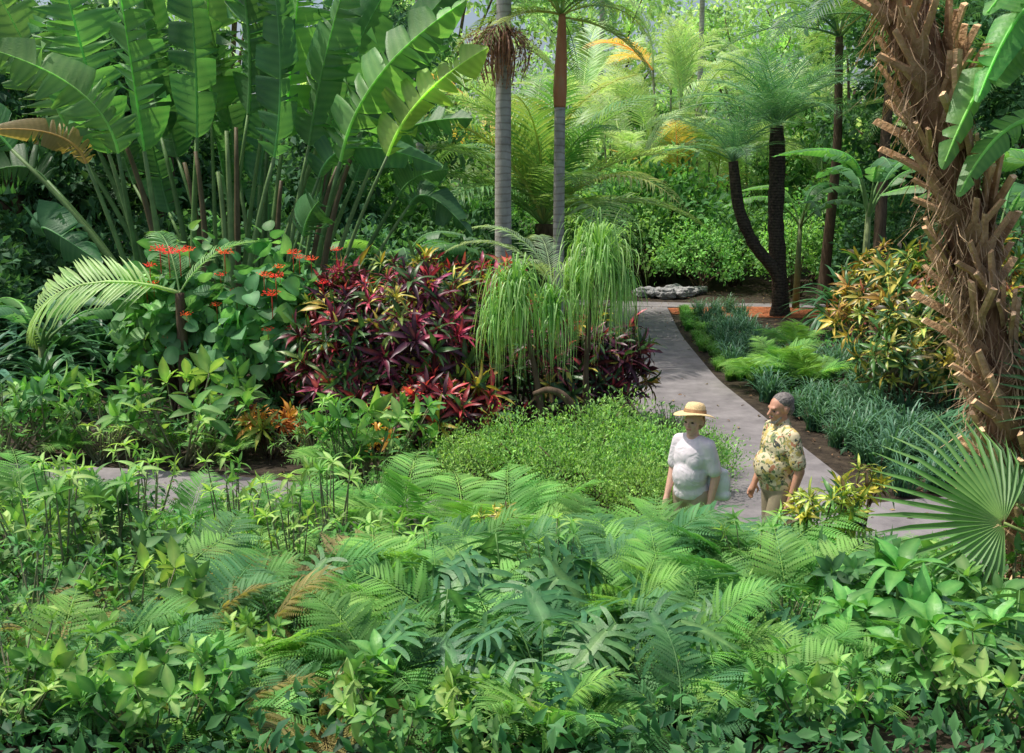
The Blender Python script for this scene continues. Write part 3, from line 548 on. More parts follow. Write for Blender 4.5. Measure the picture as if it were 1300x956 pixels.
def redshrub(label,px,Y,sc,fl):
    t=thing('flowering_shrub',label,'shrub',(XX(px,Y),Y,0),0,None,sc); put(me_h,'foliage',t,rot=(0,0,random.uniform(0,6))); put(st_h,'stems',t)
    for fx,fy in fl:
        dx=abs(fx-px)/90; q=(P(fx,fy,Y-max(.25,.9*(1-dx*.45)*sc))-Vector((XX(px,Y),Y,0)))/sc; put(FM,'flower_cluster',t,q,(0,0,random.uniform(0,6)),random.uniform(.55,1.1)/sc)
redshrub('large leaved shrub with red flower clusters at left below the giant leaf clump',240,14,1.08,[(190,338),(228,320),(214,322),(240,318),(186,366),(203,318),(285,322),(275,388),(237,400),(280,350),(210,430),(300,372),(195,360)])
redshrub('large leaved shrub with red flower clusters against the burgundy croton',360,13.6,1.08,[(335,350),(355,340),(380,328),(350,352),(427,318),(300,515),(345,375),(372,322),(320,520),(395,330),(410,360),(340,420)])
# ---------------------------------------------------------------- crotons
PB=[((.22,.02,.045),(.065,.01,.025),4),((.6,.04,.07),(.2,.014,.035),3),((.08,.19,.05),(.035,.1,.03),3.4),((.7,.52,.07),(.13,.28,.035),2.4),((.75,.15,.09),(.4,.04,.06),1.6),((.12,.03,.055),(.04,.01,.025),4),((.5,.1,.18),(.2,.025,.07),1),((.32,.44,.08),(.11,.26,.05),2.2)]
MIXB=[((.11,.03,.05),(.04,.012,.022),4),((.07,.17,.05),(.035,.1,.03),4),((.7,.5,.07),(.25,.3,.05),1.5),((.55,.05,.08),(.2,.02,.035),1.8)]
PY=[((.75,.5,.08),(.36,.34,.05),3.2),((.55,.3,.06),(.25,.13,.04),2),((.52,.52,.1),(.13,.27,.045),3.4),((.09,.22,.04),(.05,.13,.03),4),((.5,.15,.06),(.17,.06,.03),1.2)]
MIXY=[((.07,.18,.04),(.03,.1,.025),5),((.14,.1,.03),(.06,.05,.02),2),((.65,.52,.1),(.34,.35,.06),2.5)]
PYl=[((.72,.6,.08),(.36,.44,.05),4),((.52,.55,.09),(.14,.32,.04),4)]
PO=[((.8,.42,.07),(.5,.2,.03),3),((.65,.26,.05),(.4,.1,.03),2),((.4,.42,.05),(.15,.25,.03),2.5)]
PP=[((.12,.03,.055),(.04,.01,.026),5),((.36,.03,.07),(.09,.012,.035),2.5),((.07,.13,.05),(.03,.06,.03),3),((.45,.25,.05),(.1,.1,.03),1)]
def croton(label,px,Y,rx,ry,rz,nr,L,pal,zc=None,nl=14,tpl=T_crot,name='croton',low=-.35,z=0,mixin=None,mf=.28):
    zc=rz*.85 if zc is None else zc; a=Acc(); c,o=dome(nr,rx,ry,rz,zc,low,.6)
    c0,c1=pickpal(pal,len(c)); ax=nrm(o*.9+np.array([0,0,.45])+rng.normal(0,.35,o.shape))
    rosettes(a,c,ax,tpl,nl,L*rng.uniform(.6,1.35,len(c)),.25,1.8,c0,c1,lum=(.5,1.35),mixin=mixin,jl=.4,je=.25,mf=mf)
    t=thing(name,label,'croton',(XX(px,Y),Y,z)); put(a.mesh('croton_leaves',M_croton),'foliage',t); put(stems_mesh('croton_stems',M_bark,c,base_r=min(.03,rx*.04),tip_r=.006,k=20,bs=rx*.3),'stems',t); return t
croton('large burgundy and red croton with yellow tipped rosettes in the centre left',500,13.2,1.25,1.0,1.2,290,.26,PB,1.15,mixin=MIXB)
croton('burgundy croton left shoulder next to the red flowered shrub',440,12.8,.7,.65,.85,120,.24,PB,.85,mixin=MIXB)
croton('burgundy croton behind the left ponytail palm',600,13.8,.8,.8,1.05,130,.25,PB,1.25,mixin=MIXB)
croton('dark purple croton under the ponytail palm, left of the path',765,13.8,.58,.7,.75,100,.26,PP,.75,mixin=MIXB)
croton('low dark purple croton at the foot of the ponytail palms',690,13.2,.8,.6,.7,100,.26,PP,.65,mixin=MIXB)
croton('bright red croton low in front of the burgundy mass',560,12.0,.6,.5,.5,64,.24,[((.72,.07,.1),(.4,.025,.06),4),((.5,.05,.1),(.1,.1,.04),2),((.12,.02,.04),(.04,.01,.02),4),((.6,.42,.07),(.18,.22,.04),1)],.5,mixin=MIXB)
croton('large yellow and orange croton on the right beside the cycads',1135,15.5,1.2,1.0,.9,170,.25,PY,1.45,mixin=MIXY,mf=.35)
croton('yellow and green croton lower right, left of the leaning trunk',1170,13.8,.9,.8,.8,120,.25,[PY[2],PY[3],PY[0],((.07,.16,.04),(.03,.08,.03),5)],.9,mixin=MIXY,mf=.4)
croton('golden croton behind the leaning trunk',1240,13.5,.7,.6,.8,90,.25,PY,1.7,mixin=MIXY,mf=.35)
croton('bright yellow croton in front of the man in patterned shirt',1040,6.75,.24,.22,.2,22,.13,PYl,.5,nl=13,z=.58,mixin=MIXY,mf=.2)
croton('smaller bright yellow croton right of the man',1078,7.0,.14,.14,.14,9,.12,PYl,.64,nl=12,z=.55,mixin=MIXY,mf=.2)
croton('orange croton at left beyond the crossing path',345,12.1,.36,.25,.2,18,.2,PO,.36,nl=13)
croton('yellow croton tuft among the ferns left of the woman',628,6.9,.14,.14,.08,7,.1,PYl,.4,nl=12,z=.6,mixin=MIXY,mf=.25)
croton('small orange croton left of the green mound',487,11.5,.2,.2,.14,7,.18,PO,.4,nl=12)
# ---------------------------------------------------------------- ponytail palms
def ponytail(label,px,Y,heads,trk):
    base=Vector((XX(px,Y),Y,0)); t=thing('ponytail_palm',label,'palm tree',base)
    put(trunk_mesh('ponytail_trunk',[(0,0,-.1)]+trk,[.1,.055]+[.035]*(len(trk)-1),M_bark),'trunk',t)
    for hx,hy,hs,r,drop,nb in heads:
        h=P(hx,hy,Y)-base; n=nb; k=12; a=Acc(); s_=np.linspace(0,1,k)[None]
        az=rng.uniform(0,6.28,(n,1)); rr=r*rng.uniform(.15,1.4,(n,1)); up=rng.uniform(.1,1.05,(n,1))*hs; dp=drop*rng.uniform(.05,1.1,(n,1))
        hr=rr*(1-np.exp(-1.6*s_))*1.2; z=up*np.sin(np.minimum(s_*3.0,PI))*.75-dp*s_**2.0
        wv=rng.normal(0,.18,(n,1))
        Pn=np.stack([h.x+hr*np.cos(az+wv*s_*3)+rng.normal(0,.02,(n,1)),h.y+hr*np.sin(az+wv*s_*3),h.z+z+rng.uniform(-.25,.03,(n,1))],-1)
        i=rng.integers(0,3,n); ca=np.array([(.12,.28,.06),(.16,.34,.08),(.08,.2,.05)])[i]; cb=np.array([(.25,.44,.12),(.34,.5,.18),(.18,.36,.1)])[i]
        ribbons(a,Pn,.0085*np.array([1,1,1,1,1,.95,.9,.8,.7,.5,.3,.1]),ca,cb); put(a.mesh('ponytail_leaves',M_palm),'leaf_head',t)
ponytail('weeping ponytail palm with hanging strap leaves right of the burgundy croton',690,12.4,[(655,365,.75,.46,1.15,240),(700,382,.55,.34,.9,110),(630,398,.5,.28,.75,80)],[(-.02,0,.4),(-.1,0,1.0),(-.3,0,1.85)])
ponytail('taller ponytail palm leaning over the left edge of the path',742,12.6,[(762,325,.85,.48,1.05,250),(730,358,.55,.34,.8,110),(790,352,.5,.26,.75,90)],[(.02,0,.5),(.0,0,1.0),(.03,0,1.6),(.14,0,2.25)])
q=[P(738,548,11.6),P(728,515,11.6),P(712,499,11.6),P(695,494,11.6),P(678,500,11.7)]; q[0].z=-.02
single(trunk_mesh('curved_stump',q,[.06,.05,.045,.04,.03],M_bark),'curved_branch','bare brown curved branch below the ponytail palms','branch')
B_mound=mkbush(M_soft,1.0,.8,.5,.28,430,13,T_ellS,.055,[((.18,.34,.08),(.13,.28,.055),3),((.27,.43,.12),(.19,.37,.09),2),((.09,.22,.055),(.06,.16,.035),2.5)],spread=.1,low=-.05,rmin=.35)
for px,Y,sc,rz_,zm,lab in [(845,10.6,.8,.3,1.15,'rounded light green mound behind the woman, nearest the path'),(765,11.3,.95,1.3,1.1,'light green mound below the ponytail palms'),(665,10.9,.85,2.3,1.1,'light green mound left of the curved branch'),(885,11.3,.5,4,1.3,'light green mound behind the man at the path edge'),(600,10.7,.7,5,1.1,'small light green mound at the left end of the row'),(730,10.1,.75,3,1.1,'light green mound in front of the others near the crossing path'),(820,9.6,.6,2,1.3,'light green mound right beside the woman')]:
    bushthing('low_shrub',lab,'shrub',B_mound[0],B_mound[1],px,Y,sc,rz=rz_,szm=zm)
for px,Y,sc,lab in [(700,10.6,.85,'airy small leaved sprigs rising from the green mounds at left'),(800,10.7,.9,'airy small leaved sprigs rising from the middle green mound'),(850,13.2,.65,'pale airy sprigs at the path edge above the mounds')]:
    make_whorl(lab,(XX(px,Y),Y,0),sc,4)
g='lilyturf tufts lining the right side of the path'
i=0
for row in range(6):
    for k in range(17):
        Y=10.6+k*.95+random.uniform(-.3,.3); xr=np.interp(Y,[8,11,14,17,22,27],[4.2,4.2,4.0,3.9,4.25,4.85])+.18+row*.42+random.uniform(-.1,.1)
        if row>2 and Y>19: continue
        single(lirio[i%2],'lilyturf_tuft','dark green lilyturf tuft in the bed right of the path','grass tuft',(xr,Y,0),random.uniform(0,6),g,sc=random.uniform(.75,1.2)); i+=1
g='lilyturf tufts spilling towards the leaning trunk'
for px,Y in [(1090,12.3),(1120,12.9),(1150,12.4),(1180,12.6),(1110,13.6),(1150,13.4),(1210,12.2),(1170,11.6),(1100,14.1),(1240,11.7),(1130,11.4),(1200,11.2)]:
    single(lirio[i%2],'lilyturf_tuft','dark lilyturf tuft below the yellow green croton at right','grass tuft',(XX(px,Y),Y,0),random.uniform(0,6),g,sc=random.uniform(1.0,1.3)); i+=1
g='short grass tufts along the far path edge'
for k in range(70):
    Y=16.5+random.random()*10.5; xx=np.interp(Y,[17,22,27],[3.72,3.95,4.45])+random.random()*.4
    single(grassg,'grass_tuft','short fresh green grass tuft along the far path edge','grass tuft',(xx,Y,0),random.uniform(0,6),g,sc=random.uniform(.7,1.1))
for px,Y,sz,lab in [(985,17,1.0,'light fern in the lilyturf bed below the cycads'),(955,16.2,.85,'light fern close to the path in the lilyturf bed'),(1030,16,1.05,'light fern left of the large yellow croton'),(1010,19,1.0,'light fern at the foot of the cycads')]:
    make_fern(lab,(XX(px,Y),Y,.15),sz,1)
for k in range(9):
    bm=bmesh.new(); bmesh.ops.create_icosphere(bm,subdivisions=3,radius=1)
    for v in bm.verts:
        nn=v.co.normalized(); v.co=nn*(1+.18*math.sin(nn.x*5+k)+.13*math.sin(nn.y*7+2*k)+.08*math.sin(nn.z*11)); v.co.z*=.55
    me=bpy.data.meshes.new('rock'); bm.to_mesh(me); bm.free(); me.materials.append(M_rock)
    Y=30+random.uniform(-.6,.6)
    single(me,'rock','pale grey rock edging the planting beyond the path end','rock',(XX(818+k*9,Y),Y,.12),random.uniform(0,6),'pale rocks beyond the path end',sc=random.uniform(.2,.36))
# ---------------------------------------------------------------- leaning shaggy trunk at right
Yt=6.4
tp=[(1128,-60),(1157,40),(1190,140),(1218,250),(1244,370),(1265,480),(1287,600),(1305,720),(1318,800)]
tp=[P(x,y,Yt) for x,y in tp][::-1]; gz=gh(tp[0].x,Yt); org=Vector((tp[0].x,Yt,gz))
tp=[Vector((tp[0].x+.02,Yt,gz-.1))]+[q for q in tp if q.z>gz]; rel_=[q-org for q in tp]
t=thing('shaggy_palm_trunk','leaning palm trunk covered in criss crossed tan leaf bases and brown fibre at right','palm tree',org)
put(trunk_mesh('fibre_core',rel_,[.15]+[.122]*(len(rel_)-1),M_fibre,20,.08),'trunk',t)
bootM=[]
for v in range(3):
    a=Acc(); L=.34+.04*v; W=.058
    for (t0,t1,xb) in ((0,.42,0),(.42,1,1),(.42,.9,-1)):
        rows=[];cc=[]
        for k_ in range(4):
            s_=t0+(t1-t0)*k_/3; y=s_*L; z=.01+.06*s_+.02*s_*s_; wd=W*(1.15-.5*s_) if xb==0 else W*.45*(1-.4*(s_-.42)); cx=0 if xb==0 else xb*(.025+.1*(s_-.42))
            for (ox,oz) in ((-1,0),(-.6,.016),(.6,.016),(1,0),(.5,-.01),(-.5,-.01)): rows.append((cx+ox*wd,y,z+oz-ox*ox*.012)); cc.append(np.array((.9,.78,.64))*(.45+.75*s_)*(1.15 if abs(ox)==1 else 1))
        Q=[(k_*6+j,k_*6+(j+1)%6,(k_+1)*6+(j+1)%6,(k_+1)*6+j) for k_ in range(3) for j in range(6)]
        a.add(rows,[np.array(Q)],np.array(cc)); a.add(rows[-6:],[np.array([[0,1,2,3,4,5]])],(1.25,1.1,.95))
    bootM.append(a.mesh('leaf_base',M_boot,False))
rp=np.array([tuple(q) for q in rel_]); seg=np.concatenate([[0],np.cumsum(np.linalg.norm(np.diff(rp,axis=0),axis=1))]); tot=seg[-1]
nb=92; fib=Acc(); FP=[]
for i in range(nb):
    s_=.12+ (tot-.2)*i/nb; c=np.array([np.interp(s_,seg,rp[:,j]) for j in range(3)]); c2=np.array([np.interp(s_+.1,seg,rp[:,j]) for j in range(3)]); ax=Vector(c2-c).normalized()
    az=i*2.0+random.uniform(-.15,.15); u=ax.cross(Vector((0,1,0))).normalized(); w=ax.cross(u); out=u*math.cos(az)+w*math.sin(az)
    y=(ax+out*.04+ax.cross(out)*random.choice([-.6,-.45,.45,.6])).normalized(); x=y.cross(out).normalized(); z=x.cross(y)
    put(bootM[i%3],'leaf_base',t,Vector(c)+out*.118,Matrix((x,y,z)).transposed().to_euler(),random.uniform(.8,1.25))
    for q in range(22):
        az2=random.uniform(0,6.28); o2=np.array(u*math.cos(az2)+w*math.sin(az2)); st=c+o2*.125; d=np.array([random.gauss(0,.1),random.gauss(0,.1),-random.uniform(.03,.24)])
        FP.append([st,st+o2*.04+d*.3,st+o2*.07+d*.7+np.array([0,0,-.02]),st+o2*.06+d*1.2])
FP=np.array(FP); ribbons(fib,FP,np.array([.003,.004,.003,.001]),(.26,.14,.08),(.5,.33,.2)); put(fib.mesh('fibre_strands',M_litter),'fibre',t)
org=Vector((XX(1420,6.2),6.2,gh(0,6.2))); t=thing('banana_plant','banana plant reaching in from the right with bright drooping leaves at top right','plant',org)
a=Acc(); tube(a,[(0,0,-.1),(0,0,1.2),(-.05,0,2.4),(-.08,0,3.0)],[.14,.12,.09,.06],9,(.2,.28,.1)); put(a.mesh('banana_stem',M_stem),'stem',t)
for mx,my,tx,ty,W,ci,nv,te in ((1345,70,1196,215,.32,1,(.3,-1,.6),7),(1350,160,1216,250,.22,1,(-.2,-1,.8),6),(1350,20,1240,130,.28,0,(.2,-1,.9),7),(1360,-20,1250,20,.24,1,(0,-.6,1),6),(1400,-60,1500,-100,.4,1,(0,-1,1),4),(1430,-80,1480,100,.4,0,(0,-1,1),4),(1420,300,1500,420,.3,0,(0,-1,1),4)):
    bigleaf(t,org,org+Vector((-.05,0,2.7)),P(mx,my,6.2),P(tx,ty,5.9),W,nv,(.06,.23,.045),(.18,.4,.09),te,fold=.3,pr=.02)
def fan_tpl(ns=28,half=R(105)):
    a=Acc(); da=2*half/ns
    for i in range(ns):
        m=-half+(i+.5)*da; l_=m-da/2; r_=m+da/2; rr=1-.25*abs(m/half)**2+random.uniform(-.06,.05); tipz=-.05-.15*random.random()
        def q(an,r,z): return (math.sin(an)*r,math.cos(an)*r,z-.12*r*r)
        V=[q(m,.02,0),q(l_,.25,.0),q(m,.25,-.03),q(r_,.25,0),q(l_,.42*rr,.0),q(m,.42*rr,-.045),q(r_,.42*rr,0),q(m-da*.2,.78*rr,-.02),q(m,.78*rr,-.04),q(m+da*.2,.78*rr,-.02),q(m+random.uniform(-.04,.04),1.08*rr,tipz)]
        Q=[(1,2,5,4),(2,3,6,5),(4,5,8,7),(5,6,9,8)]; T_=[(0,2,1),(0,3,2),(7,8,10),(8,9,10)]
        a.add(V,[np.array(Q),np.array(T_)],np.array([[1,0,0],[.2,0,0],[.9,0,0],[.2,0,0],[.1,0,0],[.8,0,0],[.1,0,0],[0,0,0],[.5,0,0],[0,0,0],[.6,0,0]]))
    return a.tpl()
fanT=fan_tpl(); fan_me=[tpl_mesh('fan_leaf',fanT,M_palm,(.045,.17,.035),(.2,.37,.09)),tpl_mesh('fan_leaf',fanT,M_palm,(.03,.11,.035),(.12,.25,.08))]
bx=Vector((XX(1400,5.6),5.6,gh(0,5.6))); t=thing('fan_palm','fan palm with large pleated fan leaf at the lower right','palm tree',bx)
put(trunk_mesh('fan_palm_stump',[(0,0,-.1),(0,0,.2),(0,0,.4)],[.13,.12,.1],M_fibre),'trunk',t)
for hx,hy,Yq,dirv,nv,sc,m in ((1275,664,5.6,(-1,.1,.45),(.1,-1,.7),.74,0),(1290,640,5.9,(-.4,.4,1),(.3,-1,.2),.45,1),(1450,600,5.6,(.6,.2,1),(-.3,-1,.3),.7,0),(1400,520,6.0,(0,.5,1),(0,-1,.3),.7,1)):
    y=Vector(dirv).normalized(); n0=Vector(nv); x=y.cross(n0).normalized(); z=x.cross(y); h=P(hx,hy,Yq)-bx
    put(fan_me[m],'fan_leaf',t,h,Matrix((x,y,z)).transposed().to_euler(),sc)
    a=Acc(); tube(a,bez((0,0,.35),(h*.5+Vector((0,0,.15))),h,8),np.linspace(.016,.01,8),5,(.25,.35,.1)); put(a.mesh('fan_petiole',M_stem),'petiole',t)
for px,Y,sc,v,lab in [(235,11.9,1.5,0,'tall lime leaved shrub in front of the red flowered shrub'),(60,12.3,1.35,0,'lime leaved shrub at left against the dark soil'),(10,11.9,1.3,2,'light green shrub at the left edge beyond the path'),(130,12.0,.95,2,'low green shrub between the two lime shrubs'),(320,12.8,.8,1,'green shrub below the hanging red flowers'),(480,11.2,1.3,0,'tall light green shrub standing before the burgundy croton'),(400,11.8,.9,2,'low light green shrub before the croton left end'),(180,12.6,.8,1,'low green shrub behind the tall lime leaved shrub'),(540,10.8,.75,2,'low light shrub left of the green mounds'),(270,12.0,.8,2,'low fine leaved shrub right of the tall lime shrub'),(440,10.9,.9,3,'sparse tall sprig left of the shrub before the burgundy croton')]:
    make_whorl(lab,(XX(px,Y),Y,0),sc,v)
for px,Y,sz,k,lab in [(430,10.9,.8,1,'fern beyond the path, left of the tall light shrub'),(300,11.9,.6,1,'fern beyond the path at left'),(90,11.9,.6,1,'fern at far left beyond the path'),(510,9.2,.95,1,'fern beside the path below the burgundy croton'),(590,8.8,1.0,1,'fern in front of the small green mound'),(220,12.1,.5,1,'fern under the tall lime shrub'),(660,8.6,1.0,1,'fern in front of the middle green mound'),(440,9.0,.9,1,'fern near the path left of centre'),(740,8.4,.9,0,'fern left of the woman beside the path'),(700,9.3,.8,1,'fern at the front foot of the green mounds'),
    (30,9.2,.95,1,'fern on the near side of the crossing path at far left'),(130,9.4,.8,0,'fern on the near side of the crossing path, second from left'),(330,9.0,.8,1,'fern on the near side of the crossing path, below the orange croton'),(390,9.2,.7,0,'dark fern at the near edge of the crossing path'),(240,8.6,.8,1,'fern near the crossing path at left, closest to the bank'),(790,8.3,.8,1,'fern at the feet of the woman'),(560,7.8,.9,0,'fern between the bank and the crossing path at centre')]:
    make_fern(lab,(XX(px,Y),Y,.1),sz,k)
for px,Y,sc,v,lab in [(80,8.6,.9,3,'tall sprig crossing the path view at far left'),(190,8.9,.9,3,'tall sprig crossing the path view at left'),(300,8.4,.9,3,'tall sprig crossing the path view below the orange croton'),(420,8.4,.95,3,'tall sprig crossing the path view left of centre'),(20,9.4,.65,2,'fine leaved shrub at the path edge far left'),(170,9.1,.6,4,'tiny leaved airy shrub at the path edge'),(350,9.1,.6,4,'tiny leaved airy shrub below the orange croton'),(480,9.7,.8,4,'tiny leaved airy shrub at the path bend')]:
    make_whorl(lab,(XX(px,Y),Y,0),sc,v)
# ---------------------------------------------------------------- foreground bank
def L2(px,Y):
    x=XX(px,Y,1.2); return (x,Y,gh(x,Y)-.03)
random.seed(11)
fern_pos=[(430,6.7,.9,0,0),(520,6.8,.9,1,.1),(590,6.6,.9,0,0),(690,6.7,1.05,1,.1),(745,6.9,1.05,0,0),(800,6.8,1.2,1,0),(850,6.95,1.2,1,0),(900,6.8,1.3,1,0),(945,6.9,1.2,2,0),(985,6.8,1.15,1,0),(1080,6.3,.75,0,0),(1130,6.6,.75,2,0),(820,6.3,1.0,2,0),(910,6.3,1.0,0,0),(1000,6.3,.95,2,0),(640,6.3,.85,2,0),(960,6.5,1.1,1,0),(870,6.6,1.1,0,0),
 (330,6.4,.8,1,.25),(380,5.6,.9,0,.35),(250,6.1,.8,2,.2),(560,5.8,.85,1,.05),(480,5.5,.9,1,.1),(740,5.9,.9,2,0),(840,5.6,.85,1,0),(930,5.7,.9,0,0),(1010,5.4,.8,1,0),(180,5.6,.8,1,.15),(90,5.4,.8,0,.15),
 (330,4.8,.8,0,.4),(240,4.9,.8,2,.28),(430,4.6,.7,1,.15),(590,4.9,.8,1,0),(660,4.5,.7,1,0),(760,4.6,.7,2,0),(890,4.6,.75,1,0),(1000,4.5,.65,0,0),(560,4.0,.6,0,0),(700,3.9,.6,1,0),(130,4.6,.75,0,.15),(860,3.9,.6,2,0),(1120,4.9,.6,0,0),(400,4.0,.65,2,.2),(160,6.5,.8,0,.1),(60,6.6,.75,0,0),(1230,5.0,.6,1,0),(1180,6.2,.75,1,0),(280,4.0,.6,1,.25),(50,4.2,.65,1,.1),(180,4.1,.65,2,.1),(480,4.3,.7,0,0),(800,5.2,.8,1,0),(300,5.4,.8,0,.25),(880,5.1,.75,0,0),(700,4.9,.75,1,0),(950,4.2,.65,1,0),(620,5.9,.8,0,0),(1060,4.4,.55,1,0)]
def wh(px,Y):
    s_='far left' if px<170 else 'left' if px<350 else 'left of centre' if px<550 else 'centre' if px<750 else 'right of centre' if px<960 else 'right' if px<1110 else 'far right'
    r_='rear' if Y>6.15 else 'middle' if Y>5.1 else 'front' if Y>4.3 else 'very front'
    return f'in the {r_} of the foreground bank, {s_}'
KN=['deep green','fresh light green','bluish green']
for px,Y,sz,k,br in fern_pos:
    lab=('bronze tinged feathery fern ' if br>.25 else KN[k]+' feathery fern ')+wh(px,Y)
    make_fern(lab,L2(px,Y),sz,k,'foreground ferns, '+lab,12,brown=br)
for px,Y,sz,n,lab in [(640,5.3,.54,12,'largest split leaved philodendron in the middle of the foreground'),(810,4.5,.42,10,'split leaved philodendron at bottom right of centre'),(440,5.6,.42,9,'split leaved philodendron left of centre among ferns'),(850,6.2,.42,8,'split leaved philodendron below the woman'),(1210,5.1,.38,8,'split leaved philodendron below the fan palm'),(560,4.4,.4,9,'small split leaved philodendron at bottom centre'),(740,5.2,.42,9,'split leaved philodendron right of the largest one'),(960,4.9,.38,8,'split leaved philodendron below the yellow croton'),(1290,4.6,.42,8,'split leaved philodendron in the lower right corner'),(690,4.2,.36,8,'split leaved philodendron at the bottom edge of the centre'),(550,5.0,.42,9,'split leaved philodendron left of the largest one')]:
    make_philo(lab,L2(px,Y),sz,n)
for px,Y,sc,v in [(40,6.3,.85,0),(130,5.9,.85,1),(230,6.5,.8,2),(30,5.2,.8,2),(170,5.0,.7,0),(60,4.5,.7,4),(130,4.0,.6,0),(0,3.9,.7,2),(210,3.8,.6,0),(1080,5.5,.65,1),(1290,5.6,.8,0),(1250,4.0,.6,0),(500,3.7,.5,0),(1040,3.9,.5,0),(370,5.0,.6,4),(80,5.9,.7,4),(290,4.5,.5,0),(850,4.2,.5,4),(1000,5.0,.6,4),(620,3.7,.45,0),
   (20,6.8,.85,3),(110,6.9,.9,3),(190,6.8,.75,3),(270,6.9,.85,3),(340,6.8,.85,3),(410,6.9,.75,3),(480,6.9,.85,3),(560,6.9,.75,3),(150,6.3,.85,3),(60,5.8,.85,3),(370,6.2,.75,3),(960,6.0,.6,3),(700,5.6,.6,3)]:
    lab=['lime green whorled leaf shrub ','mid green whorled leaf shrub ','fine leaved light green shrub ','sparse tall sprig of narrow leaves ','airy tiny leaved shrub '][v]+wh(px,Y); make_whorl(lab,L2(px,Y),sc,v,'foreground shrubs, '+lab)
def broad_mesh():
    a=Acc(); c=np.array([[0,0,.45],[.15,.05,.32],[-.16,0,.3],[.02,-.14,.26],[.0,.15,.3]])
    rosettes(a,c,nrm(c*np.array([1.5,1.5,1])),leaf_tpl(.36,7,'ellip',.35,.9,wave=.25),8,np.array([.25,.21,.21,.19,.19]),.4,1.5,np.array([(.15,.36,.08)]*5),np.array([(.065,.24,.045)]*5))
    s_=Acc()
    for q in c: tube(s_,bez((0,0,-.05),(q[0]*.3,q[1]*.3,.2),q,5),np.linspace(.014,.009,5),5,(.2,.3,.1))
    return a.mesh('broad_leaves',M_gloss),s_.mesh('broad_stems',M_stem)
BL=broad_mesh()
for px,Y,sc,lab in [(1140,5.1,1.1,'bright broad leaved plant right of centre below the fan palm'),(1180,4.3,.9,'bright broad leaved plant near the bottom right'),(1070,4.8,.8,'bright broad leaved plant below the yellow croton'),(1260,4.5,.8,'bright broad leaved plant near the right edge'),(1220,5.7,.8,'broad leaved plant just under the fan leaf'),(480,4.1,.7,'broad leaved plant at the bottom left of centre'),(230,4.6,.65,'broad leaved plant among ferns at lower left')]:
    t=thing('broad_leaved_plant',lab,'plant',L2(px,Y),random.uniform(0,6),None,sc); put(BL[0],'leaves',t); put(BL[1],'stems',t)
def cover():
    a=Acc(); n=20000
    X=rng.uniform(-4.2,4.6,n); Y=rng.uniform(2.6,7.05,n); Z=np.array([gh(x,y) for x,y in zip(X,Y)])+rng.uniform(.0,.22,n)
    c=np.array([(.02,.09,.03),(.035,.13,.035),(.018,.07,.03),(.05,.15,.045)])[rng.integers(0,4,n)]
    stamp(a,T_ellS,frames(nrm(rng.normal(size=(n,3))+np.array([0,0,.2])),nrm(rng.normal(0,.5,(n,3))+np.array([0,-.2,1])),rng.uniform(.04,.11,n)),np.stack([X,Y,Z],1),c,c*1.4)
    n=34000; X=rng.uniform(-11,11,n); Y=rng.uniform(7.0,22,n); k=((X<1.75)|(X>4.2))&((Y>11.6-X*.22)|((Y<9.6-X*.22)&(X<.3)))&~((X<-3.6)&(Y>13.2)&(Y<16.5)&(X>-8)); X=X[k];Y=Y[k]; n=len(X)
    c=np.array([(.03,.11,.035),(.05,.17,.04),(.02,.07,.03)])[rng.integers(0,3,n)]
    stamp(a,T_ellS,frames(nrm(rng.normal(size=(n,3))+np.array([0,0,.2])),nrm(rng.normal(0,.5,(n,3))+np.array([0,-.2,1])),rng.uniform(.06,.15,n)),np.stack([X,Y,rng.uniform(0,.22,n)],1),c,c*1.4)
    single(a.mesh('ground_cover',M_soft),'ground_cover','small green leaves of low ground cover between the larger plants','ground cover',kind='stuff')
cover()

# ---------------------------------------------------------------- people
def cap(acc,p0,p1,r0,r1,n=14):
    p0=np.array(p0,float);p1=np.array(p1,float);d=p1-p0;L=np.linalg.norm(d);d=d/max(L,1e-6)
    pts=[];rr=[]
    for q in (-1,-.85,-.5,0): pts.append(p0+d*r0*q); rr.append(max(1e-3,r0*math.sqrt(max(0,1-q*q))))
    for q in (0.02,.5,.85,1): pts.append(p1+d*r1*q); rr.append(max(1e-3,r1*math.sqrt(max(0,1-q*q))))
    ref=np.array([1.0,0,0]) if abs(d[0])<.8 else np.array([0,1.0,0]); u=nrm(np.cross(d,ref)); v=np.cross(d,u); a_=np.arange(n)*2*PI/n
    V=np.concatenate([p+r_*(np.cos(a_)[:,None]*u+np.sin(a_)[:,None]*v) for p,r_ in zip(pts,rr)]); k=len(pts)
    Q=[(i*n+j,i*n+(j+1)%n,(i+1)*n+(j+1)%n,(i+1)*n+j) for i in range(k-1) for j in range(n)]
    acc.add(V,[np.array(Q),np.array([list(range(n))[::-1]]),np.array([[(k-1)*n+j for j in range(n)]])],(1,1,1))
def ell(acc,c,r,rot=None):
    n=16;m=10; V=[]
    for i in range(m+1):
        th=PI*i/m
        for j in range(n): V.append((math.sin(th)*math.cos(2*PI*j/n)*r[0]+1e-5*math.cos(j),math.sin(th)*math.sin(2*PI*j/n)*r[1]+1e-5*math.sin(j),-math.cos(th)*r[2]))
    V=np.array(V)
    if rot is not None: V=V@np.array(Euler(rot).to_matrix()).T
    V=V+np.array(c); Q=[(i*n+j,i*n+(j+1)%n,(i+1)*n+(j+1)%n,(i+1)*n+j) for i in range(m) for j in range(n)]
    acc.add(V,[np.array(Q)],(1,1,1))
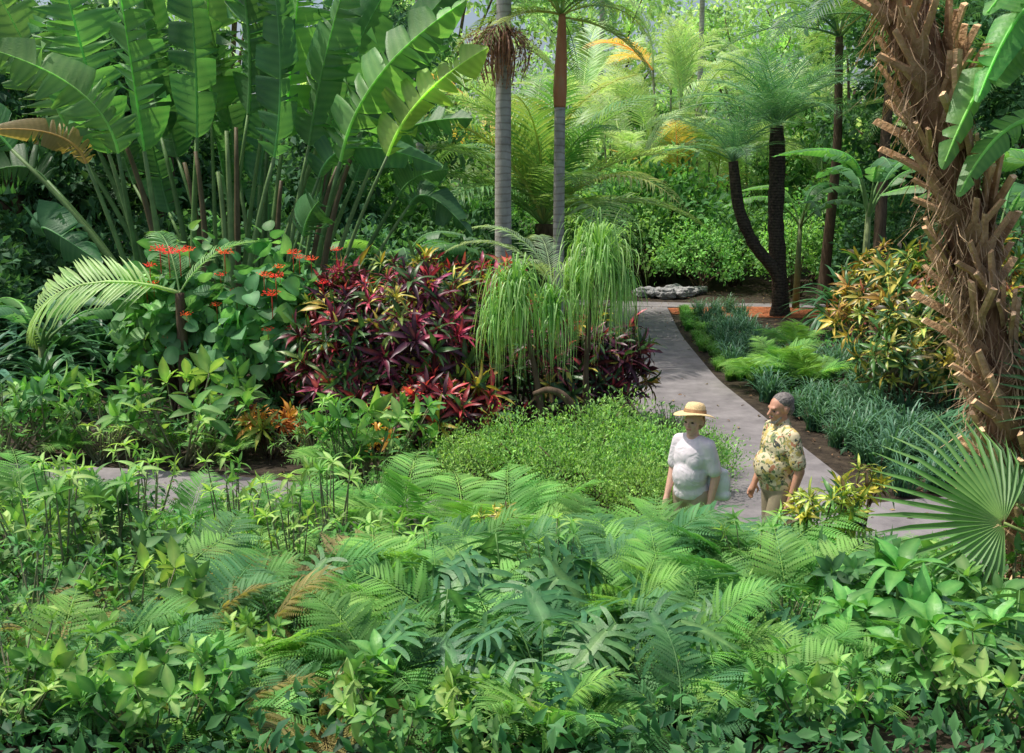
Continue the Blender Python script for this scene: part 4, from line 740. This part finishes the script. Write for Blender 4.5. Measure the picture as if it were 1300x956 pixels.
def remesh(acc,name,mat,vox,it=3,cutz=None):
    me=acc.mesh(name,None); ob=bpy.data.objects.new('tmp',me); C.objects.link(ob)
    md=ob.modifiers.new('r','REMESH'); md.mode='VOXEL'; md.voxel_size=vox
    m2=ob.modifiers.new('s','SMOOTH'); m2.factor=.5; m2.iterations=it
    dg=bpy.context.evaluated_depsgraph_get(); dg.update(); me2=bpy.data.meshes.new_from_object(ob.evaluated_get(dg)); bpy.data.objects.remove(ob)
    if cutz is not None:
        bm=bmesh.new(); bm.from_mesh(me2); bmesh.ops.bisect_plane(bm,geom=bm.verts[:]+bm.edges[:]+bm.faces[:],plane_co=(0,0,cutz),plane_no=(0,0,-1),clear_outer=True); bm.to_mesh(me2); bm.free()
    me2.name=name; me2.materials.clear(); me2.materials.append(mat)
    me2.polygons.foreach_set('use_smooth',np.full(len(me2.polygons),True)); return me2
def plain(name,c,rough=.6,var=.1,ns=20,bump=.1):
    m,nt,b,o=newmat(name); L=nt.links; tc=N(nt,'ShaderNodeTexCoord'); no=N(nt,'ShaderNodeTexNoise'); no.inputs['Scale'].default_value=ns; L.new(tc.outputs['Object'],no.inputs['Vector'])
    cr=N(nt,'ShaderNodeValToRGB'); cr.color_ramp.elements[0].position=.3; cr.color_ramp.elements[1].position=.7
    cr.color_ramp.elements[0].color=(*[q*(1-var) for q in c],1); cr.color_ramp.elements[1].color=(*[min(1,q*(1+var)) for q in c],1); L.new(no.outputs['Fac'],cr.inputs[0]); L.new(cr.outputs[0],b.inputs['Base Color']); b.inputs['Roughness'].default_value=rough
    bp=N(nt,'ShaderNodeBump'); bp.inputs['Strength'].default_value=bump; bp.inputs['Distance'].default_value=.01; L.new(no.outputs['Fac'],bp.inputs['Height']); L.new(bp.outputs[0],b.inputs['Normal'])
    return m
def clothbump(nt,b,tc):
    L=nt.links; n=N(nt,'ShaderNodeTexNoise'); n.inputs['Scale'].default_value=7; n.inputs['Distortion'].default_value=1.5; L.new(tc.outputs['Object'],n.inputs['Vector'])
    bp=N(nt,'ShaderNodeBump'); bp.inputs['Strength'].default_value=.5; bp.inputs['Distance'].default_value=.03; L.new(n.outputs['Fac'],bp.inputs['Height']); L.new(bp.outputs[0],b.inputs['Normal'])
def aloha():
    m,nt,b,o=newmat('patterned_shirt_fabric'); L=nt.links; tc=N(nt,'ShaderNodeTexCoord'); last=None
    for i,(sc,th,col) in enumerate([(13,.55,(.6,.47,.16,1)),(17,.59,(.2,.26,.11,1)),(22,.63,(.07,.08,.07,1)),(19,.65,(.5,.22,.12,1))]):
        mp=N(nt,'ShaderNodeMapping'); mp.inputs['Location'].default_value=(i*7,i*3,i*5); L.new(tc.outputs['Object'],mp.inputs[0])
        no=N(nt,'ShaderNodeTexNoise'); no.inputs['Scale'].default_value=sc; no.inputs['Detail'].default_value=1; no.inputs['Distortion'].default_value=1.2; L.new(mp.outputs[0],no.inputs['Vector'])
        gt=N(nt,'ShaderNodeMath',operation='GREATER_THAN'); gt.inputs[1].default_value=th; L.new(no.outputs['Fac'],gt.inputs[0])
        mx=N(nt,'ShaderNodeMix',data_type='RGBA'); L.new(gt.outputs[0],mx.inputs[0]); mx.inputs[7].default_value=col
        if last is None: mx.inputs[6].default_value=(.72,.62,.4,1)
        else: L.new(last,mx.inputs[6])
        last=mx.outputs[2]
    L.new(last,b.inputs['Base Color']); b.inputs['Roughness'].default_value=.7; clothbump(nt,b,tc); return m
def teemat():
    m=plain('pale_tee_fabric',(.72,.66,.7),.8,.04,6); nt=m.node_tree; b=nt.nodes['Principled BSDF']; tc=[n for n in nt.nodes if n.type=='TEX_COORD'][0]; clothbump(nt,b,tc); return m
M_skin=plain('tanned_skin',(.58,.3,.2),.5,.12,30,bump=.05); M_skin2=plain('fair_skin',(.66,.39,.29),.5,.08,30,bump=.05)
M_hair=plain('grey_hair',(.17,.155,.145),.7,.5,60,bump=.8); M_beard=plain('greying_beard',(.32,.28,.25),.8,.4,70,bump=.6); M_hair2=plain('light_brown_hair',(.3,.19,.1),.6,.4,60,bump=.8)
M_eye=plain('eye',(.03,.02,.015),.2,.1); M_lip=plain('lip',(.5,.2,.16),.5,.1)
M_straw=plain('straw',(.78,.58,.3),.8,.25,90,bump=.5); M_band=plain('hat_band',(.4,.22,.1),.7,.2)
M_khaki=plain('khaki_cloth',(.33,.27,.18),.8,.1); M_white=plain('white_canvas',(.75,.75,.78),.7,.06,12,bump=.3); M_shoe=plain('shoe_leather',(.06,.045,.04),.5,.2)
def person(label,loc,rz,s_,man,yaw,M_sk,M_h,shirtM):
    t=thing('person',label,'person',loc,rz,None,s_); b=Acc(); bw=1.04 if man else .9; pt=.16 if man else .0
    hd=Matrix.Translation((0,0,1.5))@Matrix.Rotation(yaw,4,'Z')@Matrix.Rotation(pt,4,'Y')@Matrix.Translation((0,0,-1.5))
    def h(p): return tuple(hd@Vector(p))
    rt=(0,pt,yaw); be=.165 if man else .135
    ell(b,(0,0,.95),(.135,.165*bw,.14)); ell(b,(.03,0,1.1),(be,.155*bw,.17)); ell(b,(0,0,1.27),(.128,.17*bw,.17))
    for y in (-1,1): cap(b,(-.01,y*.05,1.41),(-.01,y*.165*bw,1.385),.06,.056)
    if not man:
        for y in (-1,1): ell(b,(.07,y*.065,1.24),(.065,.07,.07))
    cap(b,(-.01,0,1.38),(.01,0,1.53),.062 if man else .052,.056 if man else .048)
    ell(b,h((-.01,0,1.61)),(.1,.078,.093),rt); ell(b,h((.03,0,1.56)),(.066,.06,.09),rt); ell(b,h((.062,0,1.50)),(.034,.034,.03),rt)
    cap(b,h((.093,0,1.6)),h((.118,0,1.562)),.010,.016,8)
    cap(b,h((.084,-.035,1.612)),h((.084,.035,1.612)),.014,.014,8)
    cap(b,h((.085,-.018,1.527)),h((.085,.018,1.527)),.012,.012,8)
    for y in (-1,1):
        ell(b,h((.06,y*.038,1.562)),(.03,.026,.028),rt); ell(b,h((-.005,y*.08,1.58)),(.02,.011,.032),rt)
    arms=[]
    for y in (-1,1):
        sh=(-.01,y*.178*bw,1.38); el=(-.06,y*.235*bw,1.11) if y>0 else (.0,y*.23*bw,1.12); wr=(.0,y*.225*bw,.875) if y>0 else (.1,y*.21*bw,.9)
        cap(b,sh,el,.052,.041); cap(b,el,wr,.042,.028); arms.append((sh,el,wr))
        d=Vector(wr)-Vector(el); d.normalize(); sd=Vector((0,1,0)); pal=Vector(wr)+d*.05; nx=d.cross(sd).normalized()
        cap(b,Vector(wr),pal+d*.03,.026,.03)
        for k,(off,ln) in enumerate(((-.027,.06),(-.009,.072),(.009,.066),(.027,.05))):
            r0=pal+d*.03+nx*off; m_=r0+d*ln*.55; e_=m_+(d*.75-sd*y*.6).normalized()*ln*.55; cap(b,r0,m_,.0095,.009,8); cap(b,m_,e_,.009,.0075,8)
        r0=pal-d*.02-nx*.03; m_=r0+(d*.6-nx*.7).normalized()*.04; cap(b,r0,m_,.012,.010,8); cap(b,m_,m_+d*.028,.010,.008,8)
    legs=[((0,.09,.92),(.1,.09,.49),(.06,.09,.09),(.2,.1,.035)),((0,-.09,.92),(.0,-.09,.48),(-.2,-.09,.13),(-.08,-.1,.04))]
    for hp,kn,an,to in legs:
        cap(b,hp,kn,.085,.055); cap(b,kn,an,.056,.036); cap(b,an,to,.038,.03)
    put(remesh(b,'body_surface',M_sk,.0085,3),'body',t)
    c=Acc(); i_=.02
    ell(c,(0,0,.96),(.135+i_,.165*bw+i_,.14)); ell(c,(.03,0,1.1),(be+i_,.155*bw+i_,.18)); ell(c,(0,0,1.27),(.128+i_,.17*bw+i_,.165+i_*.3)); cap(c,(0,0,.98),(0,0,1.22),.155*bw,.15*bw)
    for y in (-1,1): cap(c,(-.01,y*.06,1.405),(-.01,y*.165*bw,1.38),.066,.066)
    if not man:
        for y in (-1,1): ell(c,(.065,y*.065,1.24),(.075,.08,.085))
    for sh,el,wr in arms:
        e2=Vector(sh).lerp(Vector(el),.78); cap(c,sh,e2,.066,.068)
    if man: cap(c,(-.02,0,1.42),(-.01,0,1.455),.072,.07)
    put(remesh(c,'shirt_surface',shirtM,.011,6,.86),'shirt',t)
    c=Acc(); ell(c,(0,0,.93),(.145,.18*bw,.13))
    for hp,kn,an,to in legs:
        cap(c,hp,kn,.1,.072)
        if not man: cap(c,kn,Vector(kn).lerp(Vector(an),.85),.072,.058)
    put(remesh(c,'trousers_surface',M_khaki,.012,3),'trousers',t)
    for hp,kn,an,to in legs:
        c=Acc(); cap(c,(an[0]-.04,an[1],an[2]-.05),to,.045,.042); put(remesh(c,'shoe_surface',M_shoe,.01,2),'shoe',t)
    c=Acc()
    if man:
        ell(c,h((-.03,0,1.635)),(.099,.083,.082),rt); ell(c,h((-.06,0,1.58)),(.06,.074,.078),rt)
        put(remesh(c,'hair_surface',M_h,.008,1),'hair',t)
        c=Acc(); cap(c,h((.04,-.05,1.525)),h((.07,-.02,1.488)),.013,.017,8); cap(c,h((.04,.05,1.525)),h((.07,.02,1.488)),.013,.017,8); cap(c,h((.074,-.015,1.487)),h((.074,.015,1.487)),.022,.022,8); cap(c,h((.094,-.02,1.541)),h((.094,.02,1.541)),.007,.007,8)
        put(remesh(c,'beard_surface',M_beard,.006,1),'beard',t)
    else:
        ell(c,h((-.035,0,1.585)),(.085,.088,.09),rt); put(remesh(c,'hair_surface',M_h,.008,1),'hair',t)
    for y in (-1,1):
        c=Acc(); ell(c,h((.0875,y*.032,1.588)),(.009,.014,.008),rt); put(c.mesh('eye_surface',M_eye),'eye',t)
    c=Acc(); cap(c,h((.096,-.017,1.527)),h((.096,.017,1.527)),.007,.007,8); put(c.mesh('lips_surface',M_lip),'lips',t)
    if not man:
        def lathe(pr,n=40,wob=0.0):
            V=[];k=len(pr)
            for r_,z_ in pr:
                for j in range(n):
                    a_=2*PI*j/n; V.append((r_*math.cos(a_),r_*math.sin(a_)*.96,z_+wob*(r_/.16)**3*math.sin(2*a_)*.01))
            Q=[(i*n+j,i*n+(j+1)%n,(i+1)*n+(j+1)%n,(i+1)*n+j) for i in range(k-1) for j in range(n)]; return np.array(V),Q
        def hatpose(V): return V@np.array(Matrix.Rotation(-.16,3,'Y')).T@np.array(Matrix.Rotation(yaw,3,'Z')).T+np.array(h((-.016,0,1.66)))
        V,Q=lathe([(.002,.092),(.04,.09),(.07,.083),(.088,.06),(.096,.028),(.1,.0),(.13,-.004),(.16,-.01),(.19,-.02),(.191,-.025),(.16,-.016),(.13,-.01),(.098,-.006)],wob=1)
        a=Acc(); a.add(hatpose(V),[np.array(Q)],(1,1,1)); ht=put(a.mesh('straw_hat',M_straw),'hat',t)
        V,Q=lathe([(.1045,.002),(.1,.025),(.0985,.029)]); a=Acc(); a.add(hatpose(V),[np.array(Q)],(1,1,1)); put(a.mesh('hat_band',M_band),'hat_band',ht)
    return t
Yp=7.85
wx=XX(881,Yp,1.5); mx_=XX(994,Yp,1.5)
person('woman in straw hat and pale white t-shirt turned towards the left',(wx,Yp,.026),R(222),.925,False,R(10),M_skin2,M_hair2,teemat())
person('grey haired bearded man in cream patterned shirt facing left',(mx_,Yp+.05,.026),R(192),.985,True,R(8),M_skin,M_hair,aloha())
a=Acc(); bc=Vector((wx+.2,Yp-.05,.98))
ell(a,(0,0,0),(.11,.05,.15)); cap(a,(-.07,0,-.09),(.07,0,-.09),.05,.05); cap(a,(-.06,0,.1),(.06,0,.1),.032,.032)
t=thing('shoulder_bag','white soft shoulder bag hanging at the woman\'s side','bag',bc,R(-25)); put(remesh(a,'bag_pouch',M_white,.009,4),'pouch',t)
a=Acc(); pts=[(-.055,-.01,.1),(-.085,-.03,.22),(-.11,-.01,.33),(-.1,.02,.365),(-.06,.06,.33),(-.02,.05,.22),(.02,.02,.1)]
tube(a,pts,[.009]*7,6); put(a.mesh('bag_strap',M_white),'strap',t)

# ---------------------------------------------------------------- light, sky, camera
w=bpy.data.worlds.new('World'); SC.world=w; w.use_nodes=True; nt=w.node_tree; bg=nt.nodes['Background']
sky=nt.nodes.new('ShaderNodeTexSky'); sky.sky_type='NISHITA'; sky.sun_disc=False
sd=Vector((-.40,.06,.9)).normalized(); sky.sun_elevation=math.asin(sd.z); sky.sun_rotation=math.atan2(sd.x,sd.y); sky.dust_density=4.0
nt.links.new(sky.outputs[0],bg.inputs[0]); bg.inputs[1].default_value=.15
l=bpy.data.lights.new('sun','SUN'); l.energy=4.0; l.angle=R(.5); l.color=(1,.94,.84); lo=bpy.data.objects.new('sun',l); C.objects.link(lo); lo.rotation_euler=sd.to_track_quat('Z','Y').to_euler()
SC.view_settings.view_transform='Standard'; SC.view_settings.look='None'; SC.view_settings.exposure=0
cam=bpy.data.cameras.new('camera'); co=bpy.data.objects.new('camera',cam); C.objects.link(co); co.location=(0,0,H); co.rotation_euler=(PI/2-TH,0,0)
cam.sensor_width=36; cam.lens=36*F/1300; cam.clip_end=1000; cam.clip_start=.05; SC.camera=co
